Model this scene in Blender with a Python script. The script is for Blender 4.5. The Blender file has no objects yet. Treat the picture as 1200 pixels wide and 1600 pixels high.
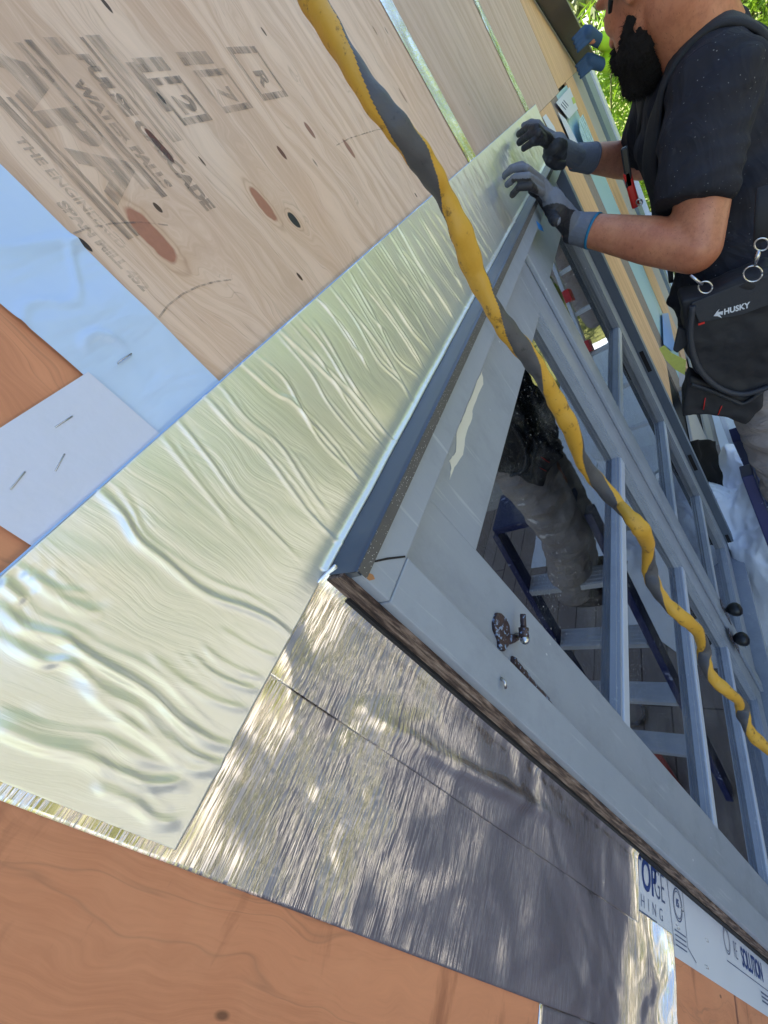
import bpy, bmesh, math, random
import numpy as np
from mathutils import Vector, Matrix, noise
R = math.radians
S = bpy.context.scene
COL = S.collection
random.seed(7); RNG = np.random.default_rng(7)

# ---------------------------------------------------------------- camera, sky, sun, exposure
D = 0.27; CH = 2.65                      # camera stands D metres off the wall, CH above the ground
AX = np.array([0.34335508, -0.70852555, 0.61652156])
AY = np.array([-0.69495149, 0.24990487, 0.67423288])
AZ = np.array([-0.63178296, -0.65995387, -0.40658478])
cam = bpy.data.cameras.new('camera'); co = bpy.data.objects.new('camera', cam); COL.objects.link(co)
cam.sensor_fit = 'VERTICAL'; cam.sensor_height = 24; cam.sensor_width = 18; cam.lens = 24*650/1600
cam.clip_start = 0.02; cam.clip_end = 500
M = Matrix.Identity(4)
for r, A in enumerate((AX, AY, AZ)):
    M[r][0] = A[0]; M[r][1] = -A[1]; M[r][2] = -A[2]
M[0][3], M[1][3], M[2][3] = 0, -D, CH
co.matrix_world = M
S.camera = co
W = bpy.data.worlds.new('World'); S.world = W; W.use_nodes = True
wn = W.node_tree.nodes; bg = wn['Background']
SUN_EL, SUN_AZ = 52, 22                  # azimuth measured from +y (behind the wall) towards +x
sky = wn.new('ShaderNodeTexSky'); sky.sky_type = 'NISHITA'; sky.sun_disc = False
sky.sun_elevation = R(SUN_EL); sky.sun_rotation = R(SUN_AZ)
W.node_tree.links.new(sky.outputs[0], bg.inputs[0]); bg.inputs[1].default_value = 0.11
sl = bpy.data.lights.new('sun', 'SUN'); sl.energy = 4.2; sl.angle = R(0.5); sl.color = (1, .95, .86)
so = bpy.data.objects.new('sun', sl); COL.objects.link(so)
sd = Vector((math.sin(R(SUN_AZ))*math.cos(R(SUN_EL)), math.cos(R(SUN_AZ))*math.cos(R(SUN_EL)), math.sin(R(SUN_EL))))
so.rotation_euler = sd.to_track_quat('Z', 'Y').to_euler(); so.location = (0, 0, 20)
S.view_settings.view_transform = 'Standard'; S.view_settings.look = 'None'
S.view_settings.exposure = 2.02; S.view_settings.gamma = 1

# ---------------------------------------------------------------- helpers
def ray(px, py):
    v = np.array([px-600, py-800, 650.]); return np.array([v@AX, v@AY, v@AZ])
def P(px, py, y=0.0):                    # point of the plane y seen at a photo pixel (traced wall features)
    r = ray(px, py); t = (y+D)/r[1]; return Vector((r[0]*t, y, r[2]*t+CH))
def PX(px, py, x):
    r = ray(px, py); t = x/r[0]; return Vector((x, r[1]*t-D, r[2]*t+CH))
def PT(px, py, depth):
    r = ray(px, py); t = depth/650.; return Vector((r[0]*t, r[1]*t-D, r[2]*t+CH))
def U(x, z, y=0.0): return Vector((x*D, y*D, z*D+CH))

def tag(o, label=None, cat=None, group=None, kind=None):
    if label: o['label'] = label
    if cat: o['category'] = cat
    if group: o['group'] = group
    if kind: o['kind'] = kind
    return o
def empty(name, loc, label, cat, group=None):
    o = bpy.data.objects.new(name, None); COL.objects.link(o); o.location = loc; o.empty_display_size = .05
    return tag(o, label, cat, group)

class MB:
    def __init__(s): s.v = []; s.f = []; s.m = []; s.sm = []
    def add(s, v, f, m=0, sm=False):
        n = len(s.v); s.v += [tuple(p) for p in v]; s.f += [tuple(i+n for i in q) for q in f]; s.m += [m]*len(f); s.sm += [sm]*len(f); return s
    def box(s, a, b, m=0, M4=None):
        x0, y0, z0 = a; x1, y1, z1 = b
        v = [(x0,y0,z0),(x1,y0,z0),(x1,y1,z0),(x0,y1,z0),(x0,y0,z1),(x1,y0,z1),(x1,y1,z1),(x0,y1,z1)]
        if M4 is not None: v = [tuple(M4 @ Vector(p)) for p in v]
        return s.add(v, [(0,3,2,1),(4,5,6,7),(0,1,5,4),(1,2,6,5),(2,3,7,6),(3,0,4,7)], m)
    def bar(s, p, q, w, h, up=(0,0,1), m=0):          # a box along p-q
        p, q = Vector(p), Vector(q); d = (q-p); L = d.length; d.normalize()
        a = d.cross(Vector(up)).normalized(); b = a.cross(d)
        M4 = Matrix.Translation(p) @ Matrix((d, a, b)).transposed().to_4x4()
        return s.box((0,-w/2,-h/2),(L,w/2,h/2), m, M4)
    def tube(s, pts, rad, n=10, m=0, cap=True, sx=1.0, twist=0.0, fmat=None):
        pts = [Vector(p) for p in pts]; N = len(pts)
        rad = rad if hasattr(rad, '__len__') else [rad]*N
        t0 = (pts[1]-pts[0]).normalized(); a = t0.orthogonal().normalized(); v = []; base = len(s.v)
        for i, p in enumerate(pts):
            t = (pts[min(i+1,N-1)]-pts[max(i-1,0)]).normalized()
            a = (a - t*a.dot(t)).normalized(); b = t.cross(a)
            tw = twist*i/(N-1)
            for k in range(n):
                th = 2*math.pi*k/n; cx, cy = math.cos(th)*rad[i], math.sin(th)*rad[i]*sx
                c2, s2 = math.cos(tw), math.sin(tw)
                v.append(p + a*(cx*c2-cy*s2) + b*(cx*s2+cy*c2))
        f = []; 
        for i in range(N-1):
            for k in range(n): f.append((i*n+k, i*n+(k+1)%n, (i+1)*n+(k+1)%n, (i+1)*n+k))
        s.add(v, f, m, True)
        if fmat:
            st = len(s.m)-len(f)
            for j in range(len(f)): s.m[st+j] = fmat(j // n, j % n)
        if cap:
            s.f.append(tuple(base+k for k in reversed(range(n)))); s.m.append(m); s.sm.append(False)
            s.f.append(tuple(base+(N-1)*n+k for k in range(n))); s.m.append(m); s.sm.append(False)
        return s
    def prism(s, poly, d, m=0):                         # polygon (3D points) extruded by vector d
        poly = [Vector(p) for p in poly]; d = Vector(d); n = len(poly)
        v = poly + [p+d for p in poly]
        f = [tuple(range(n)), tuple(reversed(range(n, 2*n)))] + [(i, i+n, (i+1)%n+n, (i+1)%n) for i in range(n)]
        return s.add(v, f, m)
    def ball(s, c, r, n=12, m=0, M4=None):
        c = Vector(c); r = r if hasattr(r, '__len__') else (r, r, r); v = []; f = []
        rows = n//2+1
        for i in range(rows):
            ph = math.pi*i/(rows-1)
            for k in range(n):
                th = 2*math.pi*k/n
                q = Vector((r[0]*math.sin(ph)*math.cos(th), r[1]*math.sin(ph)*math.sin(th), r[2]*math.cos(ph)))
                v.append(c + (M4 @ q if M4 is not None else q))
        for i in range(rows-1):
            for k in range(n): f.append((i*n+k, (i+1)*n+k, (i+1)*n+(k+1)%n, i*n+(k+1)%n))
        return s.add(v, f, m, True)
    def grid(s, fn, us, vs, m=0, sm=True):
        v = [fn(a, b) for b in vs for a in us]; n = len(us)
        f = [(j*n+i, j*n+i+1, (j+1)*n+i+1, (j+1)*n+i) for j in range(len(vs)-1) for i in range(n-1)]
        return s.add(v, f, m, sm)
    def build(s, name, mats, parent=None, bevel=0, fix=True):
        me = bpy.data.meshes.new(name)
        off = Vector((0,0,0)) if parent is None else wloc(parent)
        me.from_pydata([tuple(Vector(p)-off) for p in s.v], [], s.f)
        for mm in (mats if isinstance(mats, (list, tuple)) else [mats]): me.materials.append(mm)
        me.polygons.foreach_set('material_index', s.m); me.polygons.foreach_set('use_smooth', s.sm)
        if fix:
            b = bmesh.new(); b.from_mesh(me)
            bmesh.ops.recalc_face_normals(b, faces=b.faces[:]); b.to_mesh(me); b.free()
        me.update()
        o = bpy.data.objects.new(name, me); COL.objects.link(o)
        if parent: o.parent = parent
        if bevel:
            md = o.modifiers.new('bevel', 'BEVEL'); md.width = bevel; md.segments = 2; md.limit_method = 'ANGLE'
        return o
def wloc(o):
    v = Vector((0,0,0))
    while o is not None: v = v + o.location; o = o.parent
    return v

# ---- materials
def srgb(h):
    if isinstance(h, str):
        c = [int(h[i:i+2], 16)/255 for i in (0,2,4)]; return tuple(((x+.055)/1.055)**2.4 if x > .04 else x/12.92 for x in c)
    return tuple(h)
class NT:
    def __init__(s, name, rough=.6, metal=0, spec=.5):
        s.mat = bpy.data.materials.new(name); s.mat.use_nodes = True; s.t = s.mat.node_tree; s.n = s.t.nodes
        s.b = s.n['Principled BSDF']; s.b.inputs['Roughness'].default_value = rough; s.b.inputs['Metallic'].default_value = metal
        s.b.inputs['Specular IOR Level'].default_value = spec
        g = s.n.new('ShaderNodeNewGeometry'); s.pos = g.outputs['Position']; s.geo = g
    def L(s, a, b): s.t.links.new(a, b)
    def val(s, sock, v):
        if hasattr(v, 'links') or isinstance(v, bpy.types.NodeSocket): s.L(v, sock)
        elif isinstance(v, (tuple, list)) and sock.type == 'RGBA' and len(v) == 3: sock.default_value = (*v, 1)
        else: sock.default_value = v
    def math(s, op, a, b=0, c=0, clamp=False):
        n = s.n.new('ShaderNodeMath'); n.operation = op; n.use_clamp = clamp
        for i, v in enumerate((a, b, c)): s.val(n.inputs[i], v)
        return n.outputs[0]
    def vm(s, op, a, b=(0,0,0)):
        n = s.n.new('ShaderNodeVectorMath'); n.operation = op; s.val(n.inputs[0], a)
        if op == 'SCALE': s.val(n.inputs['Scale'], b)
        else: s.val(n.inputs[1], b)
        return n.outputs[1] if op in ('LENGTH','DISTANCE','DOT_PRODUCT') else n.outputs[0]
    def sc(s, v, x, y, z): return s.vm('MULTIPLY', v, (x, y, z))
    def noise(s, vec, scale=5, detail=3, rough=.5, dist=0, col=False):
        n = s.n.new('ShaderNodeTexNoise'); s.val(n.inputs['Vector'], vec); n.inputs['Scale'].default_value = scale
        n.inputs['Detail'].default_value = detail; n.inputs['Roughness'].default_value = rough; n.inputs['Distortion'].default_value = dist
        return n.outputs['Color' if col else 'Fac']
    def vor(s, vec, scale=5, feature='F1', out='Distance'):
        n = s.n.new('ShaderNodeTexVoronoi'); s.val(n.inputs['Vector'], vec); n.inputs['Scale'].default_value = scale; n.feature = feature
        return n.outputs[out]
    def ramp(s, f, stops, interp='LINEAR'):
        n = s.n.new('ShaderNodeValToRGB'); s.L(f, n.inputs[0]); e = n.color_ramp.elements; n.color_ramp.interpolation = interp
        while len(e) < len(stops): e.new(.5)
        for i, (p, c) in enumerate(stops):
            e[i].position = p; c = srgb(c) if isinstance(c, str) else ((c,)*3 if not hasattr(c, '__len__') else c); e[i].color = (*c, 1)
        return n.outputs[0]
    def mix(s, f, a, b, mode='MIX'):
        n = s.n.new('ShaderNodeMix'); n.data_type = 'RGBA'; n.blend_type = mode; n.clamp_factor = True
        s.val(n.inputs[0], f); s.val(n.inputs[6], a); s.val(n.inputs[7], b); return n.outputs[2]
    def col(s, c): s.val(s.b.inputs['Base Color'], c); return s
    def rough(s, c): s.val(s.b.inputs['Roughness'], c); return s
    def bump(s, h, strength=.3, dist=.002, prev=None):
        n = s.n.new('ShaderNodeBump'); n.inputs['Strength'].default_value = strength; n.inputs['Distance'].default_value = dist
        s.L(h, n.inputs['Height'])
        if prev is not None: s.L(prev, n.inputs['Normal'])
        s.L(n.outputs[0], s.b.inputs['Normal']); return n.outputs[0]
def simple(name, c, rough=.6, metal=0, var=.15, scale=30, bump=.15, spec=.5, bd=.002):
    m = NT(name, rough, metal, spec); c = srgb(c)
    n = m.noise(m.pos, scale, 4, .6)
    m.col(m.mix(n, tuple(x*(1-var) for x in c), tuple(min(1, x*(1+var)) for x in c)))
    m.rough(m.math('MULTIPLY_ADD', n, .25, rough-.1))
    if bump: m.bump(m.noise(m.pos, scale*5, 3), bump, bd)
    return m.mat

KN = [  # knots of the pale sheet: photo pixel, half width, half height (d units), colour
 (412,320,.034,.080,'b0765a'),(237,368,.04,.10,'b0765c'),(459,343,.026,.04,'221d1a'),(440,238,.016,.035,'6b3a26'),
 (483,202,.022,.045,'9a6a55'),(544,230,.024,.055,'a06f5a'),(612,219,.022,.055,'9a6a55'),(250,228,.016,.06,'6a3a28'),(630,150,.016,.05,'a8806c'),
 (468,432,.010,.022,'4a2a18'),(247,325,.011,.020,'4d3420'),(252,153,.008,.022,'2a1c14'),(165,6,.01,.03,'503828'),
 (412,49,.010,.022,'6b5038'),(650,305,.008,.014,'5a4030'),(316,252,.006,.02,'5a4030'),(133,382,.010,.025,'33241c'),(663,92,.012,.05,'a8806c'),(586,48,.01,.03,'8a6a50')]
def plywood(name, base, dark, knots=(), orange=0, grain=1.0, hue='c08a60'):
    m = NT(name, .62)
    pd = m.vm('SCALE', m.vm('SUBTRACT', m.pos, (0, 0, CH)), 1/D)
    wob = m.noise(m.sc(pd, 1, 0, .45), 3.2, 3, .55)
    # knots deform the grain round them
    bend = None; kcol = None; masks = []
    for (px, py, rx, rz, c) in knots:
        p = P(px, py); rx, rz = rx*.82, rz*.85; x, z = p.x/D, (p.z-CH)/D
        q = m.vm('MULTIPLY', m.vm('SUBTRACT', pd, (x, 0, z)), (1/rx, 0, 1/rz))
        dist = m.vm('LENGTH', q)
        dist = m.math('ADD', dist, m.math('MULTIPLY', m.math('SUBTRACT', m.noise(pd, 14, 2), .5), .9))
        masks.append((dist, c, rx))
        if rx > .02:
            g = m.math('MULTIPLY', m.math('EXPONENT', m.math('MULTIPLY', m.math('POWER', dist, 2), -.10)), rx*2.6)
            bend = g if bend is None else m.math('ADD', bend, g)
    xyz = m.n.new('ShaderNodeSeparateXYZ'); m.L(pd, xyz.inputs[0])
    gx = m.math('ADD', xyz.outputs[0], m.math('MULTIPLY', wob, .35))
    if bend is not None: gx = m.math('ADD', gx, bend)
    cmb = m.n.new('ShaderNodeCombineXYZ'); m.L(gx, cmb.inputs[0]); m.L(m.math('MULTIPLY', xyz.outputs[2], .035), cmb.inputs[1])
    rings = m.noise(cmb.outputs[0], 11*grain, 4, .55, .1)
    fine = m.noise(m.sc(cmb.outputs[0], 1, 1.8, 1), 95, 3, .7)
    f = m.math('MULTIPLY_ADD', rings, .7, m.math('MULTIPLY', fine, .3))
    b, dk = srgb(base), srgb(dark)
    c = m.ramp(f, [(.30, tuple(x*.92 for x in dk)), (.46, tuple(.5*(x+y) for x, y in zip(b, dk))), (.54, b), (.72, tuple(min(1, x*1.12) for x in b))])
    big = m.noise(pd, .9, 4, .6)
    c = m.mix(m.math('MULTIPLY', m.ramp(big, [(.45, 0), (.72, 1)]), .55), c, m.mix(.5, c, srgb(hue)))
    thin = m.ramp(m.math('ABSOLUTE', m.math('SUBTRACT', rings, .53)), [(0, 1), (.006, 0)])
    c = m.mix(m.math('MULTIPLY', thin, .30), c, srgb('7b5a45'))
    # short pores and checks
    ck = m.noise(m.sc(pd, 26, 0, 2.3), 1.6, 2, .5); ck = m.ramp(ck, [(.70, 0), (.76, 1)])
    c = m.mix(m.math('MULTIPLY', ck, .25), c, srgb('6d4a35'))
    sp = m.vor(m.sc(pd, 3.2, 0, 1.3), 1.6); sp = m.ramp(sp, [(.03, 1), (.05, 0)])
    c = m.mix(m.math('MULTIPLY', sp, .7), c, srgb('3d2618'))
    if orange:
        st = m.noise(m.sc(pd, .8, 1, 2.6), 2.2, 5, .65, .4)
        c = m.mix(m.math('MULTIPLY', m.ramp(st, [(.58, 0), (.72, 1)]), .55), c, srgb('7a452c'))
        st2 = m.noise(m.sc(pd, 3, 1, 9), 1.7, 4, .7)
        c = m.mix(m.math('MULTIPLY', m.ramp(st2, [(.66, 0), (.76, 1)]), .35), c, srgb('5a3524'))
        st3 = m.noise(m.sc(pd, 1, 1, 1), 3.1, 5, .7)
        c = m.mix(m.math('MULTIPLY', m.ramp(st3, [(.5, 0), (.7, 1)]), .22), c, srgb('d79a74'))
    for (dist, kc, rx) in masks:
        kc = srgb(kc)
        if rx > .02:
            halo = m.ramp(dist, [(0, 1), (1.9, 0)]) if False else m.math('MULTIPLY', m.math('EXPONENT', m.math('MULTIPLY', m.math('POWER', dist, 2), -.35)), .45)
            c = m.mix(halo, c, srgb('c39a72'))
            rim = m.math('EXPONENT', m.math('MULTIPLY', m.math('POWER', m.math('MULTIPLY', m.math('SUBTRACT', dist, 1.35), 9), 2), -1))
            c = m.mix(m.math('MULTIPLY', rim, .35), c, srgb('9b7256'))
        edge = m.math('SUBTRACT', 1, m.math('MULTIPLY', m.math('SUBTRACT', dist, .85), 6), clamp=True)
        inner = m.mix(m.noise(pd, 60, 3), kc, tuple(x*.7 for x in kc))
        c = m.mix(edge, c, inner)
    m.col(c); m.bump(f, .25, .0012); return m.mat

M_ = {}
M_['ply_new'] = plywood('pale_plywood', 'dabda7', 'bd9a80', KN, hue='dcae88')
M_['ply_pink'] = plywood('pinkish_plywood', 'c9ae9a', 'b5947c', grain=.6, hue='c9a48e')
M_['ply_tan'] = plywood('tan_plywood', 'd9ae80', 'c4966a', grain=.5, hue='dcb488')
M_['ply_old'] = plywood('old_orange_plywood', 'cf8b64', 'b87753', orange=1, grain=.35, hue='ae6a4a')
M_['teal'] = simple('teal_membrane', '9fc0c2', .5, var=.08, scale=12)
M_['dark'] = simple('dark_gap', '1c1a1c', .8)
M_['grime'] = simple('grimy_seam', '8a7d72', .8, var=.5, scale=60)
M_['stucco'] = simple('stucco', 'b7b1a8', .85, var=.12, scale=40, bump=.5)
M_['white_trim'] = simple('white_trim', 'd8dcdf', .5, var=.04)
M_['grey_trim'] = simple('grey_trim', '7d8c96', .5, var=.06)

def paint():
    m = NT('grey_door_paint', .42)
    pd = m.vm('SCALE', m.vm('SUBTRACT', m.pos, (0, 0, CH)), 1/D)
    n = m.noise(pd, 2.0, 5, .6); c = m.mix(n, srgb('868e9a'), srgb('9ba1ab'))
    sc_ = m.noise(m.sc(pd, 14, 14, .7), 2.0, 3, .6); c = m.mix(m.math('MULTIPLY', m.ramp(sc_, [(.63, 0), (.72, 1)]), .40), c, srgb('bcc1c6'))
    sm = m.noise(m.sc(pd, 1.5, 1.5, 1), 2.6, 6, .7); c = m.mix(m.math('MULTIPLY', m.ramp(sm, [(.50, 0), (.75, 1)]), .38), c, srgb('6c727b'))
    dots = m.vor(m.sc(pd, 1, 1, 1), 3.4); c = m.mix(m.ramp(dots, [(.012, 1), (.02, 0)]), c, srgb('34312f'))
    d2 = m.vor(m.sc(pd, 1, 1, .6), 7.7); c = m.mix(m.math('MULTIPLY', m.ramp(d2, [(.03, 1), (.05, 0)]), .7), c, srgb('d7d9da'))
    m.col(c); m.rough(m.math('MULTIPLY_ADD', sm, .3, .28)); m.bump(m.noise(m.sc(pd, 8, 8, 2), 9, 4), .12, .002); return m.mat
M_['paint'] = paint()
M_['bar'] = simple('lit_bar_tone', 'b3bac6', .4, var=.10, scale=25)  # glazing bars coloured paler than the frame to stand for the light they catch
def mkflash():
    m = NT('dark_flashing', .35, .4); n = m.noise(m.pos, 300, 2); n2 = m.noise(m.pos, 9, 4)
    c = m.mix(n2, srgb('4c545f'), srgb('5f6873')); m.col(c); m.rough(m.math('MULTIPLY_ADD', n2, .2, .25)); return m.mat
M_['flash'] = mkflash()
def mklip():
    m = NT('speckled_lip', .7); c = m.mix(m.noise(m.pos, 40, 4), srgb('4b4846'), srgb('5e5a56'))
    d = m.vor(m.pos, 420); c = m.mix(m.ramp(d, [(.12, 1), (.2, 0)]), c, srgb('b9b6b0')); m.col(c); return m.mat
M_['lip'] = mklip()
def mkrot():
    m = NT('rotten_wood_edge', .85)
    a = m.noise(m.sc(m.pos, 60, 60, 9), 3, 5, .7); c = m.ramp(a, [(.3, '1d1512'), (.45, '4a3830'), (.6, '8d7768'), (.75, 'a8a29c')])
    m.col(c); m.bump(a, .8, .004); return m.mat
M_['rot'] = mkrot()
def mkrust():
    m = NT('paint_splattered_rust', .45, .35); c = m.mix(m.noise(m.pos, 120, 4), srgb('2c2a33'), srgb('5a4640'))
    c = m.mix(m.ramp(m.noise(m.pos, 210, 3, .6), [(.58, 0), (.62, 1)]), c, srgb('8ea3c4')); m.col(c); m.bump(m.noise(m.pos, 300, 3), .5, .002); return m.mat
M_['rust'] = mkrust()
M_['steel'] = simple('steel', 'c8c8c8', .25, 1, var=.1)
M_['blackmetal'] = simple('black_knob_metal', '23262a', .35, .3, var=.3)
M_['peel'] = simple('old_cream_paint', 'd6d3c8', .6, var=.06)
def mktape():
    m = NT('silver_film', .3, .68)
    pd = m.vm('SCALE', m.vm('SUBTRACT', m.pos, (0, 0, CH)), 1/D)
    n = m.noise(m.sc(pd, 1, 1, .35), 2.4, 4, .6, .3)
    m.col(m.mix(n, (.79, .78, .71), (.86, .84, .79)))
    m.rough(m.math('MULTIPLY_ADD', n, .14, .30))
    h = m.noise(m.sc(pd, 5, 1, .8), 2.6, 4, .55, .4); a = m.bump(h, .16, .006)
    h2 = m.noise(m.sc(m.vm('ADD', pd, m.vm('SCALE', m.noise(m.sc(pd, 1, 1, 1.5), 1.6, 2, col=True), .25)), 26, 1, 1.1), 1.5, 4, .6, .2); h2 = m.ramp(h2, [(.44, 0), (.64, 1)]); msk = m.ramp(m.noise(m.sc(pd, 1.6, 1, 1), 1.3, 3, .6), [(.40, .12), (.62, 1)]); h2 = m.math('MULTIPLY', h2, msk)
    m.bump(h2, .17, .0018, a); return m.mat
M_['tape'] = mktape()
def mkfoil():
    m = NT('crinkled_aluminium', .16, 1)
    pd = m.vm('SCALE', m.vm('SUBTRACT', m.pos, (0, 0, CH)), 1/D)
    m.col((.74, .72, .71))
    wv = m.vm('ADD', pd, m.vm('SCALE', m.noise(pd, 3, 2, .5, col=True), .022))
    big = m.noise(m.sc(pd, 1, 1, .75), 1.9, 2, .45, 1.1); a = m.bump(big, .27, .07)
    # the lower end curls away from the wall, so it mirrors trees and sky
    xyz = m.n.new('ShaderNodeSeparateXYZ'); m.L(pd, xyz.inputs[0])
    dz = m.math('MAXIMUM', m.math('SUBTRACT', m.math('MULTIPLY_ADD', m.noise(pd, 1.5, 2), 0.6, -2.85), xyz.outputs[2]), 0)
    a = m.bump(m.math('MULTIPLY', m.math('POWER', dz, 2), .15), 1.0, 1.0, a)
    ln1 = m.math('ABSOLUTE', m.math('SUBTRACT', m.noise(m.sc(wv, .8, 1, 24), 3.0, 3, .6, .06), .5))
    ln2 = m.math('ABSOLUTE', m.math('SUBTRACT', m.noise(m.sc(wv, 1.3, 1, 34), 3.6, 3, .6, .06), .47))
    f = m.math('ADD', m.ramp(ln1, [(0, 1), (.030, 0)]), m.ramp(ln2, [(0, .8), (.026, 0)])); b = m.bump(f, .20, .0010, a)
    f2 = m.noise(m.sc(wv, 2, 1, 50), 3.0, 3, .6); m.bump(f2, .05, .0010, b)
    m.rough(m.math('MULTIPLY_ADD', m.noise(pd, 3, 3), .10, .08)); return m.mat
M_['foil'] = mkfoil()
def mkwrap():
    m = NT('blue_white_wrap', .25)
    pd = m.vm('SCALE', m.vm('SUBTRACT', m.pos, (0, 0, CH)), 1/D)
    n = m.noise(pd, 3, 4, .6); m.col(m.mix(n, srgb('a9c4ea'), srgb('c6d6f0')))
    m.bump(m.noise(m.sc(pd, 1, 1, 3.2), 2.3, 3, .5, .4), .35, .012); return m.mat
M_['wrap'] = mkwrap()
M_['paper'] = simple('white_sheet', 'cfd3dc', .45, var=.04, scale=8, bump=.05)
M_['ink'] = None
def mkink(name, c, lo=.42, hi=.56, k=1.0, under='c3ab98'):
    m = NT(name, .7); pd = m.vm('SCALE', m.vm('SUBTRACT', m.pos, (0, 0, CH)), 1/D)
    n = m.noise(m.sc(pd, 16, 1, 1.6), 2.2, 4, .7); f = m.ramp(n, [(lo, 0), (hi, 1)])
    tr = m.n.new('ShaderNodeBsdfTransparent'); mx = m.n.new('ShaderNodeMixShader'); m.col(srgb(c))
    m.L(m.math('MULTIPLY', f, k), mx.inputs[0]); m.L(tr.outputs[0], mx.inputs[1]); m.L(m.b.outputs[0], mx.inputs[2])
    m.L(mx.outputs[0], m.n['Material Output'].inputs[0]); return m.mat
M_['ink'] = mkink('faded_stamp_ink', '6a625a', .38, .64, .60)
M_['ink2'] = mkink('faint_stamp_ink', '857b70', .36, .66, .50)
M_['navyink'] = simple('navy_print', '1f3d7c', .5, var=.05)
M_['thinink'] = simple('grey_blue_print', '4a5878', .5, var=.05)
def mkglass():
    m = NT('window_glass', .02)
    tr = m.n.new('ShaderNodeBsdfTransparent'); tr.inputs[0].default_value = (.80, .85, .84, 1)
    gl = m.n.new('ShaderNodeBsdfGlossy'); gl.inputs['Roughness'].default_value = .0
    gl.inputs['Color'].default_value = (.95, .97, 1, 1)
    fr = m.n.new('ShaderNodeFresnel'); fr.inputs[0].default_value = 2.9; mx = m.n.new('ShaderNodeMixShader')
    m.L(fr.outputs[0], mx.inputs[0]); m.L(tr.outputs[0], mx.inputs[1]); m.L(gl.outputs[0], mx.inputs[2])
    # grime: dust smears
    df = m.n.new('ShaderNodeBsdfDiffuse'); df.inputs[0].default_value = (.5, .5, .5, 1)
    mx2 = m.n.new('ShaderNodeMixShader'); pd = m.vm('SCALE', m.pos, 1/D)
    dust = m.math('MULTIPLY', m.ramp(m.noise(pd, 2.5, 6, .7), [(.45, 0), (.8, 1)]), .12)
    stk = m.math('MULTIPLY', m.ramp(m.noise(m.sc(pd, 30, 1, 1.1), 1.5, 3, .6), [(.66, 0), (.74, 1)]), .16); dust = m.math('ADD', dust, stk)
    spk = m.math('MULTIPLY', m.ramp(m.vor(pd, 22), [(.08, 1), (.13, 0)]), m.math('MULTIPLY', m.ramp(m.noise(pd, 1.6, 3), [(.42, 0), (.55, 1)]), .6))
    m.L(m.math('ADD', dust, spk), mx2.inputs[0]); m.L(mx.outputs[0], mx2.inputs[1]); m.L(df.outputs[0], mx2.inputs[2])
    m.L(mx2.outputs[0], m.n['Material Output'].inputs[0]); return m.mat
M_['glass'] = mkglass()
def mkcord(name, c1, c2, amt):
    m = NT(name, .55); n = m.noise(m.pos, 90, 5, .7); c = m.mix(m.ramp(n, [(.57, 0), (.66, 1)]), srgb(c1), srgb(c2))
    n2 = m.noise(m.pos, 25, 4, .6); c = m.mix(m.math('MULTIPLY', n2, .4), c, tuple(x*.55 for x in srgb(c1)))
    m.col(c); m.bump(m.noise(m.pos, 260, 3), .4, .001); return m.mat
M_['yellow'] = mkcord('dirty_yellow_rubber', 'c8992f', '6a4e22', .5)
M_['cordblack'] = mkcord('grey_black_rubber', '4a4a4d', '333335', .5)
def mkskin():
    m = NT('skin', .45); a = m.noise(m.pos, 9, 4, .6); c = m.mix(m.ramp(a, [(.35, 0), (.68, 1)]), srgb('c98a66'), srgb('b06a4e'))
    c = m.mix(m.math('MULTIPLY', m.ramp(m.noise(m.pos, 70, 4, .7), [(.45, 0), (.7, 1)]), .4), c, srgb('8a5039'))
    h_ = m.noise(m.sc(m.pos, 260, 260, 70), 1.5, 2); c = m.mix(m.math('MULTIPLY', m.ramp(h_, [(.66, 0), (.7, 1)]), .35), c, srgb('40261c'))
    m.col(c); m.b.inputs['Subsurface Weight'].default_value = .12; m.b.inputs['Subsurface Radius'].default_value = (.01, .004, .002); m.b.inputs['Subsurface Scale'].default_value = .5
    m.rough(m.math('MULTIPLY_ADD', a, .2, .36)); m.bump(m.noise(m.pos, 420, 3), .22, .0008); return m.mat
M_['skin'] = mkskin()
def mkshirt():
    m = NT('dusty_black_cotton', .88, spec=.2); c = m.mix(m.noise(m.pos, 9, 4), srgb('23242a'), srgb('32333a'))
    d = m.vor(m.vm('ADD', m.pos, m.vm('SCALE', m.noise(m.pos, 8, 2, col=True), .04)), 110)
    k = m.ramp(m.noise(m.pos, 6, 3), [(.45, 0), (.6, 1)])
    c = m.mix(m.math('MULTIPLY', m.ramp(d, [(.07, 1), (.13, 0)]), m.math('MULTIPLY_ADD', k, .42, .08)), c, srgb('a9a9a9'))
    w = m.noise(m.sc(m.pos, 14, 14, 5), 1.5, 4, .6); w = m.ramp(w, [(.62, 0), (.75, 1)]); c = m.mix(m.math('MULTIPLY', w, .22), c, srgb('6a6a6c'))
    m.col(c)
    fo = m.math('ABSOLUTE', m.math('SUBTRACT', m.noise(m.sc(m.pos, 9, 9, 5), 1.3, 3, .5, 1.2), .5)); a = m.bump(m.ramp(fo, [(0, 1), (.22, 0)]), .22, .022); m.bump(m.noise(m.pos, 700, 2), .2, .001, a); return m.mat
M_['shirt'] = mkshirt()
M_['strap'] = simple('black_webbing', '26272a', .75, var=.2, scale=80, bump=.4)
M_['pouch'] = simple('black_nylon', '1d1e23', .65, var=.4, scale=14, bump=.5)
M_['pouch2'] = simple('charcoal_nylon', '2c2f36', .6, var=.2, scale=35, bump=.4)
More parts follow.
